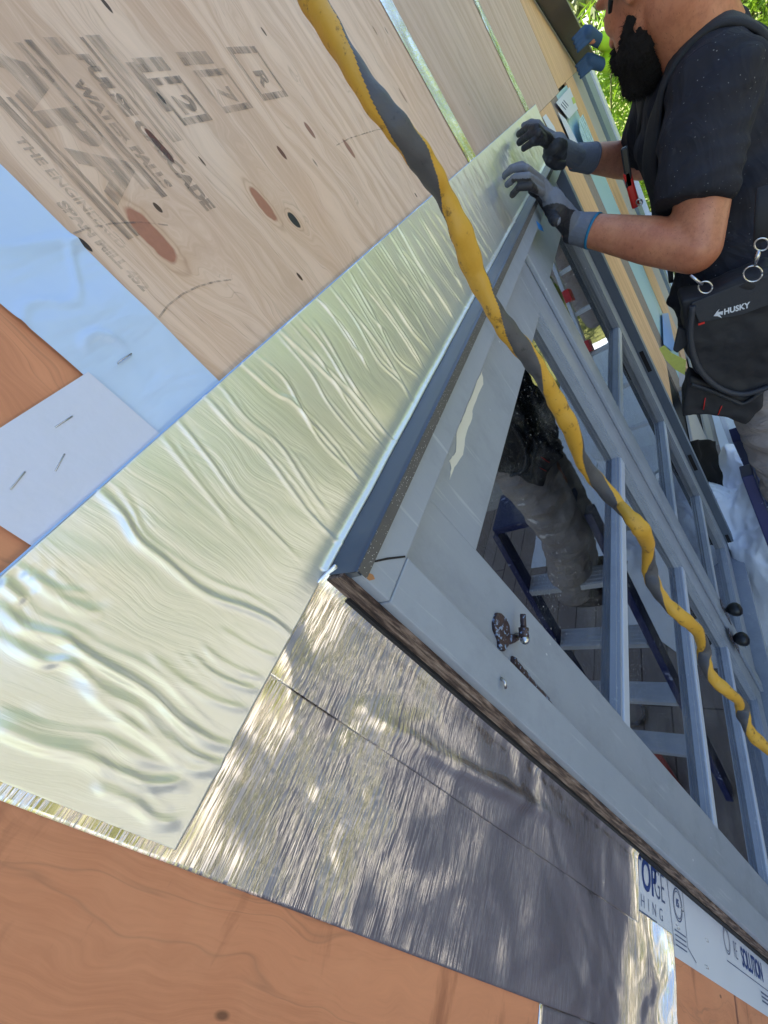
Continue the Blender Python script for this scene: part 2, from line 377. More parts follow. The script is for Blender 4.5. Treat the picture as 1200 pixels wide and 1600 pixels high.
def mkpants():
    m = NT('grey_work_trousers', .85, spec=.2); c = m.mix(m.noise(m.pos, 7, 5), srgb('8c8584'), srgb('a89f9b'))
    c = m.mix(m.ramp(m.noise(m.sc(m.pos, 12, 12, 30), 1, 3), [(.66, 0), (.7, 1)]), c, srgb('e0dcd8')); m.col(c)
    m.bump(m.noise(m.sc(m.pos, 8, 8, 18), 1.4, 4, .5, .8), .7, .03); return m.mat
M_['pants'] = mkpants()
M_['glove'] = simple('grey_knit_glove', '6c717c', .8, var=.10, scale=60, bump=.4)
M_['glovepalm'] = simple('black_nitrile_palm', '26262b', .6, var=.2, scale=60, bump=.3)
M_['cuffblue'] = simple('blue_cuff', '1f6f93', .7)
M_['beard'] = simple('black_beard', '1a1513', .95, var=.5, scale=260, bump=1)
M_['hair'] = simple('dark_hair', '1a1513', .8, var=.4, scale=200, bump=.9)
M_['red'] = simple('red_plastic', 'c8231c', .4, var=.08)
M_['neon'] = simple('lime_sleeve', 'b4e532', .8, var=.1, scale=20)
M_['navy'] = None
def mknavy():
    m = NT('paint_splattered_navy', .5); n = m.noise(m.pos, 22, 5, .65); c = m.mix(m.ramp(n, [(.63, 0), (.66, 1)]), srgb('1f2a5e'), srgb('a7b2d0')); m.col(c); return m.mat
M_['navy'] = mknavy()
M_['alu'] = simple('dull_aluminium', 'd2d6db', .45, .15, var=.12, scale=20)
M_['white_plastic'] = simple('white_plastic_sheet', 'e2e8f0', .45, var=.06, scale=5, bump=.4, bd=.01)
M_['bronze'] = simple('dark_bronze_sheet', '5a5046', .4, .45, var=.25, scale=14)
M_['tar'] = simple('tar_paper', '15130f', .9, var=.4, scale=30, bump=.7)
M_['clear'] = simple('clear_blue_plastic', 'aecbe6', .25, var=.2, scale=20)
M_['bluetape'] = simple('blue_masking_tape', '2f7fc4', .6, var=.08)
M_['bluesheet'] = simple('blue_membrane', '6d97d0', .5, var=.1)
M_['limepaper'] = simple('lime_label', 'b9c86a', .6, var=.2, scale=60)
M_['room'] = simple('dim_room', '4a4745', .9, var=.1)
def conc():
    m = NT('concrete', .85); n = m.noise(m.pos, 3, 6, .65); c = m.mix(n, srgb('a09a92'), srgb('bdb6aa'))
    c = m.mix(m.ramp(m.noise(m.pos, 14, 4), [(.6, 0), (.7, 1)]), c, srgb('6e6861')); m.col(c); m.bump(n, .4, .01); return m.mat
M_['conc'] = conc()
def grass():
    m = NT('lawn', .9, spec=.1); n = m.noise(m.pos, 2, 6, .65); c = m.mix(n, srgb('6b7142'), srgb('a19f62'))
    m.col(c); m.bump(m.noise(m.pos, 60, 3), .8, .03); return m.mat
M_['grass'] = grass()
def leafm(name, a, b, tr=.35):
    m = NT(name, .5); n = m.noise(m.pos, 6, 3); c = m.mix(n, srgb(a), srgb(b)); m.col(c)
    t = m.n.new('ShaderNodeBsdfTranslucent'); m.L(c, t.inputs[0]); mx = m.n.new('ShaderNodeMixShader'); mx.inputs[0].default_value = tr
    m.L(m.b.outputs[0], mx.inputs[1]); m.L(t.outputs[0], mx.inputs[2]); m.L(mx.outputs[0], m.n['Material Output'].inputs[0]); return m.mat
M_['leaf'] = leafm('bamboo_leaf', '5c8a1e', 'a8c43a')
M_['leaf2'] = leafm('hedge_leaf', '4a5a2a', '8b8f4c', .25)
M_['leaf3'] = leafm('yellow_green_leaf', '8ea52a', 'c3cc42', .3)
M_['stem'] = simple('stem', '6a6f35', .7)
M_['bark'] = simple('bark', '5b4a3a', .9, var=.3)
M_['beige'] = simple('beige_wall', 'c9b699', .85, var=.06, scale=3)
M_['shingle'] = simple('grey_shingle', '6b6663', .9, var=.3, scale=9)

def text_mesh(s, size, origin, ux, uy, spacing=1.0, bold=0.0, depth=.0):   # flat lettering laid along ux with letter tops towards uy
    c = bpy.data.curves.new('lettering', 'FONT'); c.body = s; c.size = size; c.space_character = spacing; c.offset = bold; c.resolution_u = 3
    o = bpy.data.objects.new('lettering', c); COL.objects.link(o)
    dg = bpy.context.evaluated_depsgraph_get(); me = bpy.data.meshes.new_from_object(o.evaluated_get(dg))
    v = [origin + ux*p.co.x + uy*p.co.y for p in me.vertices]; f = [tuple(p.vertices) for p in me.polygons]
    bpy.data.objects.remove(o); bpy.data.curves.remove(c); bpy.data.meshes.remove(me)
    return v, f

def wallpart(name, x0, x1, z0, z1, mat, parent, y0=0.0, th=.012, mats=None):   # slab in d units, front face y0 (m)
    b = MB(); b.box((x0*D, y0, z0*D+CH), (x1*D, y0+th, z1*D+CH)); return b.build(name, mats or mat, parent)

# ---------------------------------------------------------------- ground
def struct(name, mb, mat): return tag(mb.build(name, mat), kind='structure')
b = MB(); n = 60
b.grid(lambda x, y: (x, y, -.02), [-80+i*4 for i in range(41)], [-80+i*4 for i in range(41)]); struct('lawn', b, M_['grass'])
b = MB(); b.box((-9, -6.4, -.08), (4.2, .0, 0)); struct('patio', b, M_['conc'])

def deckm():
    m = NT('brown_deck_boards', .75); w = m.n.new('ShaderNodeTexBrick'); m.val(w.inputs['Vector'], m.pos); w.inputs['Scale'].default_value = 1
    w.inputs['Brick Width'].default_value = 2.4; w.inputs['Row Height'].default_value = .14; w.inputs['Mortar Size'].default_value = .004; w.inputs['Color1'].default_value = (*srgb('968d88'), 1); w.inputs['Color2'].default_value = (*srgb('857b76'), 1); w.inputs['Mortar'].default_value = (*srgb('1c1614'), 1)
    n = m.noise(m.sc(m.pos, 2, 30, 1), 1.5, 4, .6); c = m.mix(m.math('MULTIPLY', n, .5), w.outputs['Color'], srgb('8d7566'))
    c = m.mix(m.math('MULTIPLY', m.ramp(m.noise(m.pos, 4, 5, .7), [(.55, 0), (.7, 1)]), .5), c, srgb('a49a92')); m.col(c); return m.mat
b = MB(); b.box((-9, -2.45, -.05), (3.3, -.01, .004)); struct('deck', b, deckm())
# ---------------------------------------------------------------- the house wall
house = empty('house', (0, 0, 0), 'house wall sheathed in bare plywood around the grey casement window', 'building')
FL = -CH/D
wallpart('plywood_sheet', -14, .78, -4.48, 12, M_['ply_old'], house)['label'] = 'old orange brown plywood left of the window'
wallpart('plywood_sheet', -14, .56, FL, -4.52, M_['ply_old'], house)['label'] = 'lower old plywood sheet below the seam'
sheetA = wallpart('plywood_sheet', .785, 3.99, -.44, 12, M_['ply_new'], house); sheetA['label'] = 'pale knotty plywood with faded grade stamp'
wallpart('plywood_sheet', 4.17, 7.18, -.44, 12, M_['ply_pink'], house)['label'] = 'plain pinkish plywood above the window'
wallpart('plywood_sheet', 7.42, 11.45, -.05, 12, M_['ply_pink'], house)
wallpart('plywood_sheet', 11.5, 19, .0, 12, M_['ply_tan'], house)
wallpart('plywood_sheet', 6.98, 9.75, -5.3, -.055, M_['ply_tan'], house)['label'] = 'tan plywood right of the window'
wallpart('grimy_seam', 9.75, 10.9, -6.5, -.055, M_['grime'], house, .004)
wallpart('teal_membrane', 10.9, 13.4, -7, -.055, M_['teal'], house, .003)
wallpart('plywood_sheet', 13.4, 15.6, -8, -.005, M_['ply_tan'], house)['label'] = 'tan plywood beside the teal strip'
wallpart('stucco', 15.6, 18.6, FL, -.005, M_['stucco'], house, .006)
wallpart('stucco', .57, 15.6, FL, -8.6, M_['stucco'], house, -.004)
wallpart('stucco', 7.5, 10.9, -8.55, -6.5, M_['stucco'], house, -.004)
b = MB(); b.box((6.98*D, .013, -8.58*D+CH), (13.4*D, .025, -5.0*D+CH)); b.build('backing_board', M_['dark'], house)
b = MB(); b.box((18.6*D, -.02, 0), (21.6*D, .02, 3.2), 0); b.build('window_frame', M_['grey_trim'], house, .003)
b = MB(); b.box((21.6*D, -.035, 0), (23.4*D, .03, 3.2), 0); b.build('corner_board', M_['white_trim'], house, .003)
# body of the building behind the sheathing: framing, side walls, roof
b = MB()
y1 = .10
b.box((-14*D, .0125, -8), (.56*D, y1, -7.9))
b = MB()
b.box((-14*D, .014, 0), (.50*D, .10, 3.3)); b.box((.50*D, .014, CH-.45*D), (6.98*D, .10, 3.3)); b.box((.50*D, .022, 0), (6.98*D, .10, CH-8.1*D)); b.box((6.98*D, .028, 0), (23.3*D, .10, 3.3))
b.box((-14*D, 5, 0), (23.3*D, 5.1, 3.3)); b.box((-14*D, .10, 0), (-13.7*D, 5, 3.3)); b.box((23.0*D, .10, 0), (23.3*D, 5, 3.3)); b.box((-14*D, .1, 3.3), (23.3*D, 5.1, 3.4))
b.build('framing', M_['room'], house)
b = MB(); b.box((-13.7*D, .10, .0), (23.0*D, 5, .02)); b.build('room_floor', simple('floorboards', '6a4a35', .5), house)
b = MB(); b.add([(-4.2,-.15,3.42),(6.7,-.15,3.42),(6.7,2.6,4.5),(-4.2,2.6,4.5),(-4.2,5.4,3.42),(6.7,5.4,3.42),(-4.2,-.15,3.48),(6.7,-.15,3.48),(6.7,2.6,4.58),(-4.2,2.6,4.58),(-4.2,5.4,3.48),(6.7,5.4,3.48)],
  [(0,1,2,3),(3,2,5,4),(6,9,8,7),(9,10,11,8),(0,6,7,1),(4,5,11,10),(0,3,9,6),(3,4,10,9),(1,7,8,2),(2,8,11,5)]); b.build('roof', M_['shingle'], house)

# stamp lettering on the pale sheet: reads downwards, letter tops towards +x
dn, rt = Vector((0, 0, -1)), Vector((1, 0, 0)); INK = -.0006
b = MB()
def frame(x0, x1, z0, z1, w=.018, m=0, sides='lrtb'):
    if 't' in sides: b.add([U(x0,z1,INK/D),U(x1,z1,INK/D),U(x1,z1-w*1.3,INK/D),U(x0,z1-w*1.3,INK/D)], [(0,1,2,3)], m)
    if 'b' in sides: b.add([U(x0,z0,INK/D),U(x1,z0,INK/D),U(x1,z0+w*1.3,INK/D),U(x0,z0+w*1.3,INK/D)], [(0,1,2,3)], m)
    if 'l' in sides: b.add([U(x0,z0+w*1.3,INK/D),U(x0+w,z0+w*1.3,INK/D),U(x0+w,z1-w*1.3,INK/D),U(x0,z1-w*1.3,INK/D)], [(0,1,2,3)], m)
    if 'r' in sides: b.add([U(x1-w*.7,z0+w*1.3,INK/D),U(x1,z0+w*1.3,INK/D),U(x1,z1-w*1.3,INK/D),U(x1-w*.7,z1-w*1.3,INK/D)], [(0,1,2,3)], m)
frame(1.935, 2.13, .68, .865, .018)
frame(1.655, 1.84, .665, .80, .016); frame(1.64, 1.80, .80, .855, .03, 1, 'lt')
frame(1.43, 1.575, .655, .79, .016); frame(1.395, 1.43, .655, .835, .034, 1, 'lt'); frame(1.43, 1.56, .79, .845, .03, 1, 'lt')
def stamp(s, size, x, z, m=0, sp=1.0, bold=0): 
    v, f = text_mesh(s, size*D, U(x, z, INK/D), dn, rt, sp, bold*D); b.add(v, f, m)
stamp('R', .095, 2.0, .785, 0, 1, .004); stamp('7', .10, 1.71, .745, 0, 1, .004); stamp('2', .10, 1.475, .735, 0, 1, .006)
# long bars of the stamp
def vbar(x, w, z0, z1, m=0): b.add([U(x,z0,INK/D),U(x+w,z0,INK/D),U(x+w,z1,INK/D),U(x,z1,INK/D)], [(0,1,2,3)], m)
vbar(1.330, .05, .62, .905, 1); vbar(1.305, .012, .56, .90, 0); vbar(1.13, .022, .50, .895, 0); vbar(1.095, .022, .53, .89, 1)
vbar(.955, .012, .44, .78, 0); vbar(.925, .02, .44, .80, 0); vbar(1.19, .055, .86, .90, 1)
stamp('PULSE CASCADE', .058, 1.245, .86, 0, 1.0, .004); stamp('WATER FALLS', .045, 1.165, .80, 0, 1.0, .003)
stamp('APA', .175, .99, .875, 1, 1.12, .01)
stamp('THE ENGINEERED', .034, .885, .70, 1, 1.0, .001); stamp('SPAN MILL 452', .036, .84, .56, 1, 1.0, .002)
st = b.build('grade_stamp', [M_['ink'], M_['ink2']], sheetA, fix=False)
# pencil arcs
b = MB()
def stroke(pts, w, m=0, y=-.0007):
    for (a, c) in zip(pts[:-1], pts[1:]):
        a, c = P(*a), P(*c); d = (c-a).normalized(); nn = Vector((-d.z, 0, d.x))*w/2; yy = Vector((0, y, 0))
        b.add([a+nn+yy, c+nn+yy, c-nn+yy, a-nn+yy], [(0,1,2,3)], m)
stroke([(114,366),(140,357),(175,350),(220,348),(262,353)], .0012)
b.build('pencil_arc', M_['ink'], sheetA, fix=False); b = MB(); stroke([(248,497),(262,478),(285,460),(310,448),(335,441),(360,438)], .0013)
b.build('pencil_arc', M_['ink'], sheetA, fix=False)
b = MB(); stroke([(525,228),(545,217),(570,209),(590,203),(608,201)], .0012); b.build('pencil_line', M_['ink'], sheetA, fix=False)
# ---------------------------------------------------------------- foil faced joint strips between sheets
for x0, x1, z0, nm in ((3.955, 4.20, .03, 'wide mirror bright foil strip over the first plywood joint'), (7.16, 7.44, .03, 'narrow foil strip over the plywood joint nearest the upper gloved hand')):
    b = MB(); n = 60
    b.grid(lambda x, z: (x*D, -.0016-.0006*math.sin((x-x0)/(x1-x0)*9), z*D+CH), [x0+(x1-x0)*i/8 for i in range(9)], [z0+i*.05 for i in range(60)])
    o = tag(b.build('foil_strip', M_['foil'], fix=False), nm, 'foil strip', 'foil strips over the plywood joints')
# ---------------------------------------------------------------- blue white wrap
b = MB(); _bl = P(165, 553); bx_, bz_ = _bl.x/D, (_bl.z-CH)/D
def wrapf(x, z):
    r = math.hypot(x-bx_, (z-bz_)*1.0); h = .0022*math.exp(-((r-.042)/.010)**2)*max(0, math.sin(math.atan2(z-bz_, x-bx_)+.4))
    h += .0014*math.exp(-((z-.36-.35*(x-.55)+.03*math.sin(x*30))/.010)**2) + .0012*math.exp(-((z-.53+.2*(x-.55))/.012)**2)
    return (x*D, -.0018-.0020*max(0, noise.noise(Vector((x*2.2, z*5+x*2, 3))))-h, z*D+CH)
b.grid(wrapf, np.linspace(.546, .802, 40), np.linspace(-.3, 4, 500))
wrap = tag(b.build('wrap_strip', M_['wrap'], fix=False), 'pale blue shiny wrap strip running upwards between the old and the pale plywood', 'wrap strip')
b = MB()
b.grid(lambda x, z: (x*D, -.0040-.0008*noise.noise(Vector((x*4, z*4, 9))), z*D+CH), np.linspace(.206, .556, 40), np.linspace(-.3, .241, 40))
M_['wrap2'] = simple('lilac_wrap', 'cbcfe2', .38, var=.05, scale=14, bump=.35)
wrap2 = tag(b.build('wrap_patch', M_['wrap2'], fix=False), 'lilac white wrap patch held by staples below the blue strip', 'wrap patch')
def staple(px, py, ang, ob, ln=.011):
    c = P(px, py, -.005); d = Vector((math.cos(ang), 0, math.sin(ang))); b = MB()
    a, e = c-d*ln/2, c+d*ln/2; b.tube([a+Vector((0,.004,0)), a+Vector((0,.0006,0)), e+Vector((0,.0006,0)), e+Vector((0,.004,0))], .00045, 6)
    b.build('staple', M_['steel'], ob)
staple(100, 658, R(-2), wrap2); staple(94, 722, R(20), wrap2); staple(28, 750, R(12), wrap2); staple(196, 558, R(0), wrap)
# ---------------------------------------------------------------- silver flashing tape with its ripples
RID = [([(150,772),(187,810),(210,847),(250,879),(312,929),(375,952),(417,971),(450,996)],.0026,.0050),
 ([(0,954),(37,983),(96,1000),(137,1029),(187,1058),(233,1092),(267,1121),(317,1154),(354,1167)],.0034,.0055),
 ([(0,1000),(62,1033),(104,1037),(158,1079),(208,1108),(250,1150),(292,1179),(342,1196)],.0034,.0055),
 ([(-30,1125),(0,1137),(62,1162),(125,1179),(179,1204),(229,1221),(271,1221)],.0036,.0055),
 ([(125,1075),(187,1121),(233,1158),(283,1196),(329,1204)],.0026,.005),
 ([(0,1117),(83,1150),(167,1167),(225,1196)],.0022,.006),([(146,1225),(200,1250),(233,1275),(267,1283)],.0026,.005),
 ([(233,1029),(292,1075),(333,1096),(375,1108)],.0018,.0035),([(292,1025),(333,1058),(392,1079)],.0016,.003),
 ([(310,1010),(350,1040),(400,1060)],.0012,.003),([(340,985),(380,1010),(425,1030)],.0012,.003),
 ([(0,912),(33,942)],.002,.004),([(42,904),(92,937),(146,962)],.0018,.004),([(20,885),(70,915),(120,930)],.001,.003),
 ([(319,630),(360,675),(405,712),(450,772),(480,810),(520,850)],.0017,.003),([(274,664),(322,724),(360,776),(405,821),(450,866)],.0013,.0026),
 ([(375,577),(424,619),(450,633),(490,677),(527,720),(550,750)],.0017,.003),([(460,503),(500,547),(537,607),(567,647),(597,683)],.0017,.003),
 ([(450,515),(490,562),(527,620),(555,660),(590,700)],.0012,.0024),
 ([(513,457),(547,503),(583,567),(617,600),(633,627)],.0016,.003),([(563,410),(600,460),(630,510),(663,550)],.0018,.0032),([(617,403),(650,453),(690,510)],.0014,.003),
 ([(395,560),(440,600),(470,655),(500,700),(540,740)],.0014,.0028),([(430,530),(480,590),(510,640),(560,700)],.0014,.0028),
 ([(540,430),(580,500),(610,560),(645,590)],.0013,.0028),([(590,385),(630,450),(660,500),(680,530)],.0013,.0028),
 ([(250,690),(290,740),(330,790),(360,830)],.0009,.003),([(340,610),(380,660),(430,700),(470,760),(500,800)],.0012,.003)]
def tape_mesh():
    xs = [-.105*D]; 
    while xs[-1] < 7.95*D: xs.append(xs[-1] + max(.0009, .0022*xs[-1]*1.2))
    xs = np.array(xs); zs = np.linspace(-.5, .055, 120)*D
    Xg, Zg = np.meshgrid(xs, zs); H = np.zeros_like(Xg)
    def sm_(q):
        q = [np.array(p) for p in q]; q = [2*q[0]-q[1]]+q+[2*q[-1]-q[-2]]; o = []
        for i in range(1, len(q)-2):
            for t in np.linspace(0, 1, 7)[:-1]:
                a, b_, c, d = q[i-1:i+3]; o.append(tuple(.5*((2*b_)+(c-a)*t+(2*a-5*b_+4*c-d)*t*t+(3*b_-a-3*c+d)*t**3)))
        return o+[tuple(q[-2])]
    rid = [(sm_([(P(*p).x, P(*p).z-CH) for p in pts]), a*.72, w*(.72 if w > .0045 else .95)) for pts, a, w in RID]
    for pts, a, w in list(rid):                           # a fainter companion beside each traced ripple
        if w > .0025: rid.append(([(x+w*2.1+.002*math.sin(z*60), z) for x, z in pts[2:-3]], a*.35, w*.7))
    rr = random.Random(5)
    for k in range(120):                                   # further ripples along the tape
        x = .30 + 1.75*(k/120)**.9 + rr.uniform(-.008, .008); z0 = rr.uniform(-.10, .055)*D if k % 3 else .055*D; L = rr.uniform(.2, .55)*D*1.0; pts = []
        sl_ = rr.uniform(-.18, .1); ph = rr.uniform(0, 6)
        for i in range(7): t = i/6; pts.append((x + sl_*L*t + .004*math.sin(ph+t*4), z0 - L*t))
        rid.append((pts, rr.uniform(.0004, .0015)*(1+x*.6), rr.uniform(.0011, .0026)*(1+x*.8)))
    for pts, a, w in rid:
        pts = sorted(pts, key=lambda q: -q[1]); pz = np.array([q[1] for q in pts])[::-1]; pxx = np.array([q[0] for q in pts])[::-1]
        cx = np.interp(Zg, pz, pxx); L = pz[-1]-pz[0]; t = (Zg-pz[0])/max(L, 1e-4)
        env = np.clip(np.minimum(t+.12, 1.12-t)*4, 0, 1); env = env*env*(3-2*env)
        u = (Xg-cx)/(w*.72); H += a*env*(np.exp(-u*u) - .35*np.exp(-((u-2.2)/1.3)**2))
    for j in range(Xg.shape[0]):
        for i in range(Xg.shape[1]):
            x, z = Xg[j, i], Zg[j, i]; k = 1.6 if x < .13 else 1.0
            H[j, i] += .0011*k*max(-.2, noise.noise(Vector((x*16+z*11, z*8, 1)))) + .00022*k*noise.noise(Vector((x*75+z*20, z*16, 4)))
    fold = np.exp(-((Zg+.5*D)/.004)**2)*.0035*(Xg > .56*D)                 # the bend onto the flashing
    H = H + fold
    return Xg, Zg, H
Xg, Zg, H = tape_mesh()
nz, nx = Xg.shape
v = np.stack([Xg, -.0062-np.clip(H, -.0025, .02), Zg+CH], -1).reshape(-1, 3)
b = MB(); b.v = [tuple(p) for p in v]; b.f = [(j*nx+i, j*nx+i+1, (j+1)*nx+i+1, (j+1)*nx+i) for j in range(nz-1) for i in range(nx-1)]
b.m = [0]*len(b.f); b.sm = [True]*len(b.f)
tape = tag(b.build('flashing_tape', M_['tape'], fix=False), 'wide rippled silver flashing tape stretched along the top of the window', 'flashing tape')
tape.modifiers.new('solid', 'SOLIDIFY').thickness = .0006
# blue release film edge along the tape's top
b = MB(); b.bar(U(-.1, .0555, -.022), U(7.95, .0555, -.022), .0012, .0010); b.build('film_edge', simple('blue_film', '8fb2ea', .4), tape)
# ---------------------------------------------------------------- aluminium foil strips by the jamb
def foil(name, x0, x1, z0, z1, y, label, seed, nxx=60, nzz=320, lift=None):
    b = MB()
    def f(x, z):
        h = .004*max(0, noise.noise(Vector((x*3+seed, z*1.3, seed)))) + .0004*noise.noise(Vector((x*8, z*4, seed)))
        if lift: h += lift(x, z)
        return (x*D, y-h, z*D+CH)
    g_ = f
    def f(x, z):
        p = g_(x, z); k = max(0, min(1, (x-x0)/.07)); return (p[0], y+(p[1]-y)*k*k*(3-2*k), p[2])
    b.grid(f, np.linspace(x0, x1, nxx), np.linspace(z0, z1, nzz))
    o = tag(b.build(name, M_['foil'], fix=False), label, 'foil flashing', 'aluminium flashing strips beside the window jamb'); o.modifiers.new('solid', 'SOLIDIFY').thickness = .0005
    return o
foil('foil_flashing', -.128, .30, -3.37, -.02, -.0014, 'broad crinkled aluminium flashing running down the orange plywood', 3, 60, 460)
foil('foil_flashing', .253, .575, -2.88, -.49, -.0040, 'crinkled aluminium flashing tucked against the window jamb above the broad strip', 8, 60, 300,
     lambda x, z: .012*max(0, (x-.50)/.075)**2*(1+.6*noise.noise(Vector((z*3, 2, 2)))) + .007*math.exp(-((x-.36-.05*math.sin(z*2.1))/.03)**2)*math.exp(-((z+1.5)/.5)**2))
foil('foil_flashing', -.9, -.125, -5.2, -2.0, -.0008, 'dull aluminium flashing at the bottom edge below the broad strip', 5, 40, 120)
# ---------------------------------------------------------------- printed white sheet under the foil
sheet = MB(); sheet.box((.218*D, -.0010, FL*D+CH+.02), (.57*D, -.0002, -2.3*D+CH))
sheet = tag(sheet.build('printed_wrap', M_['paper']), 'white wrap sheet with navy lettering and round seals beside the lower jamb', 'printed wrap')
b = MB(); Y0 = -.0016
def glyph(s, size, x, z, m=0, sp=1.0, bold=0, sx=1.0, sy=1.0, a=dn, t=rt):
    v, f = text_mesh(s, size*D, U(x, z, Y0/D), a*sx, t*sy, sp, bold*D); b.add(v, f, m)
glyph('TOP', .19, .405, -2.86, 0, 1.0, .004, .85, 1.0); glyph('GE', .19, .405, -3.13, 1, 1.0, -.003, .7, 1.0)
glyph('SHING', .075, .325, -2.86, 1, 2.1, -.001)
glyph('15', .05, .44, -3.47, 0, 1, .002)
def ring(x, z, rx, rz, w, m=1):
    n = 40; vv = []; ff = []
    for i in range(n):
        a = 2*math.pi*i/n; vv += [U(x+rx*math.cos(a), z+rz*math.sin(a), Y0/D), U(x+(rx-w)*math.cos(a), z+(rz-w)*math.sin(a), Y0/D)]
    for i in range(n): j = (i+1) % n; ff.append((2*i, 2*j, 2*j+1, 2*i+1))
    b.add(vv, ff, m)
ring(.45, -3.50, .075, .075, .006); ring(.45, -3.50, .062, .062, .004)
def ln(x0, z0, x1, z1, w=.005, m=1):
    a, c = U(x0, z0, Y0/D), U(x1, z1, Y0/D); d = (c-a).normalized(); nn = Vector((-d.z, 0, d.x))*w*D/2; b.add([a+nn, c+nn, c-nn, a-nn], [(0,1,2,3)], m)
ln(.305, -2.8, .305, -3.15); ln(.26, -3.40, .54, -3.34); ln(.29, -3.62, .54, -3.60)
for i in range(4): ln(.33-.02*i, -3.42, .33-.02*i, -3.60, .006)
ln(.29, -3.62, .25, -3.75)
ring(.47, -4.45, .07, .07, .006); ring(.47, -4.45, .055, .055, .004)
up_, lf = Vector((0, 0, 1)), Vector((-1, 0, 0))
glyph('SOLUTION', .17, .40, -4.78, 0, .9, .004, .72, .85); glyph('RE', .13, .41, -4.60, 1, 1, -.002, .6, 1)
ln(.365, -4.40, .365, -5.9); ln(.365, -5.9, .30, -6.0)
for i in range(3): ln(.33-.022*i, -5.2, .33-.022*i, -5.75, .010)
b.build('lettering', [M_['navyink'], M_['thinink']], sheet, fix=False)
for (px, py) in ((1068, 1422), (1107, 1470), (1107, 1512), (1062, 1450)): staple(px, py, R(60), sheet, .006)

# ---------------------------------------------------------------- french window
WB0 = -8.05*D+CH
door = empty('french_window', (3.8*D, 0, WB0), 'tall weathered grey casement window of two leaves with peeling paint', 'casement window')
YC = -.145*D; YL = -.03*D; WB = -8.05*D+CH; LB = -7.95*D+CH
b = MB()
b.box((.557*D, YC, WB), (.724*D, 0.02, -.665*D+CH)); b.build('casing', M_['paint'], door, .0015)['label'] = 'near upright window casing'
b = MB(); b.box((.557*D, YC-.0004, -.662*D+CH), (6.97*D, .02, -.535*D+CH)); b.build('casing', M_['paint'], door, .0015)['label'] = 'head casing under the dark flashing'
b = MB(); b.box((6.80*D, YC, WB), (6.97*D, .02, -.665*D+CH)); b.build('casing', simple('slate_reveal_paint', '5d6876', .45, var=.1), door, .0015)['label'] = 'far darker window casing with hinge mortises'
# rotten side edge of the casing
b = MB(); b.box((.540*D, -.028, WB), (.5565*D, .0, -.51*D+CH)); b.build('jamb_edge', M_['rot'], door)
b = MB(); b.box((.530*D, -.012, WB), (.540*D, .0, -.6*D+CH)); b.build('sealant_gap', M_['dark'], door)
# head flashing: top sheet and lip
b = MB(); b.grid(lambda x, y: (x*D, y, -.497*D+CH+y*.12), np.linspace(.553, 6.98, 40), np.linspace(-.150*D-.002, .0, 6)); o = b.build('head_flashing', M_['flash'], door, fix=False)
o.modifiers.new('solid', 'SOLIDIFY').thickness = .001
b = MB(); b.box((.553*D, -.150*D-.0035, -.548*D+CH), (6.98*D, -.150*D-.0022, -.512*D+CH)); b.build('flashing_lip', M_['lip'], door)
b = MB(); b.box((.553*D, -.150*D, -.5345*D+CH), (.585*D, 0, -.515*D+CH)); b.build('flashing_end', M_['flash'], door)
b = MB(); b.box((.50*D, -.055, WB-.035), (7.02*D, .02, WB-.0005)); b.build('window_sill', M_['paint'], door, .003)
# leaves
GZ = [-1.077, -2.70, -4.42, -6.12, -7.55]; BM = -9.0
def leaf(x0, x1, g0, g1, label):
    root = MB()
    zt = -.668
    root.box((x0*D, YL, LB), (g0*D, YL+.04, zt*D+CH)); root.box((g1*D, YL, LB), (x1*D, YL+.04, zt*D+CH))
    root.box((g0*D, YL+.0003, GZ[0]*D+CH), (g1*D, YL+.04, zt*D+CH)); root.box((g0*D, YL+.0003, LB), (g1*D, YL+.04, (GZ[-1]-.0)*D+CH))
    lf_ = root.build('window_leaf', M_['paint'], door, .0012); lf_['label'] = label
    for i in range(len(GZ)-1):
        zt_, zb = GZ[i]-(0 if i == 0 else .09), GZ[i+1]
        g = MB(); g.box((g0*D, YL+.020, zb*D+CH), (g1*D, YL+.024, zt_*D+CH)); g.build('glass_pane', M_['glass'], lf_)
        bd = MB(); w = .006
        for (ya, yb, ww) in ((YL+.010, YL+.020, .010), (YL+.004, YL+.010, .006)):
            bd.box((g0*D, ya, zb*D+CH), (g0*D+ww, yb, zt_*D+CH)); bd.box((g1*D-ww, ya, zb*D+CH), (g1*D, yb, zt_*D+CH))
            bd.box((g0*D+ww, ya, zt_*D+CH-ww), (g1*D-ww, yb, zt_*D+CH)); bd.box((g0*D+ww, ya, zb*D+CH), (g1*D-ww, yb, zb*D+CH+ww))
        bd.build('glazing_bead', M_['paint'], lf_)
        if i < len(GZ)-2:
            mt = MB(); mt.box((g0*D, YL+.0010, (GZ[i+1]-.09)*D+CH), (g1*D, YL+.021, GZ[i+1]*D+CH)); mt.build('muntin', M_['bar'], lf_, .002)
    return lf_
l1 = leaf(.73, 3.955, 1.115, 3.60, 'near window leaf'); l2 = leaf(3.975, 6.795, 4.37, 6.45, 'far window leaf')
b = MB(); b.box((3.90*D, YL-.012, LB), (4.06*D, YL-.0002, -.67*D+CH)); b.build('astragal', M_['paint'], l2, .003)
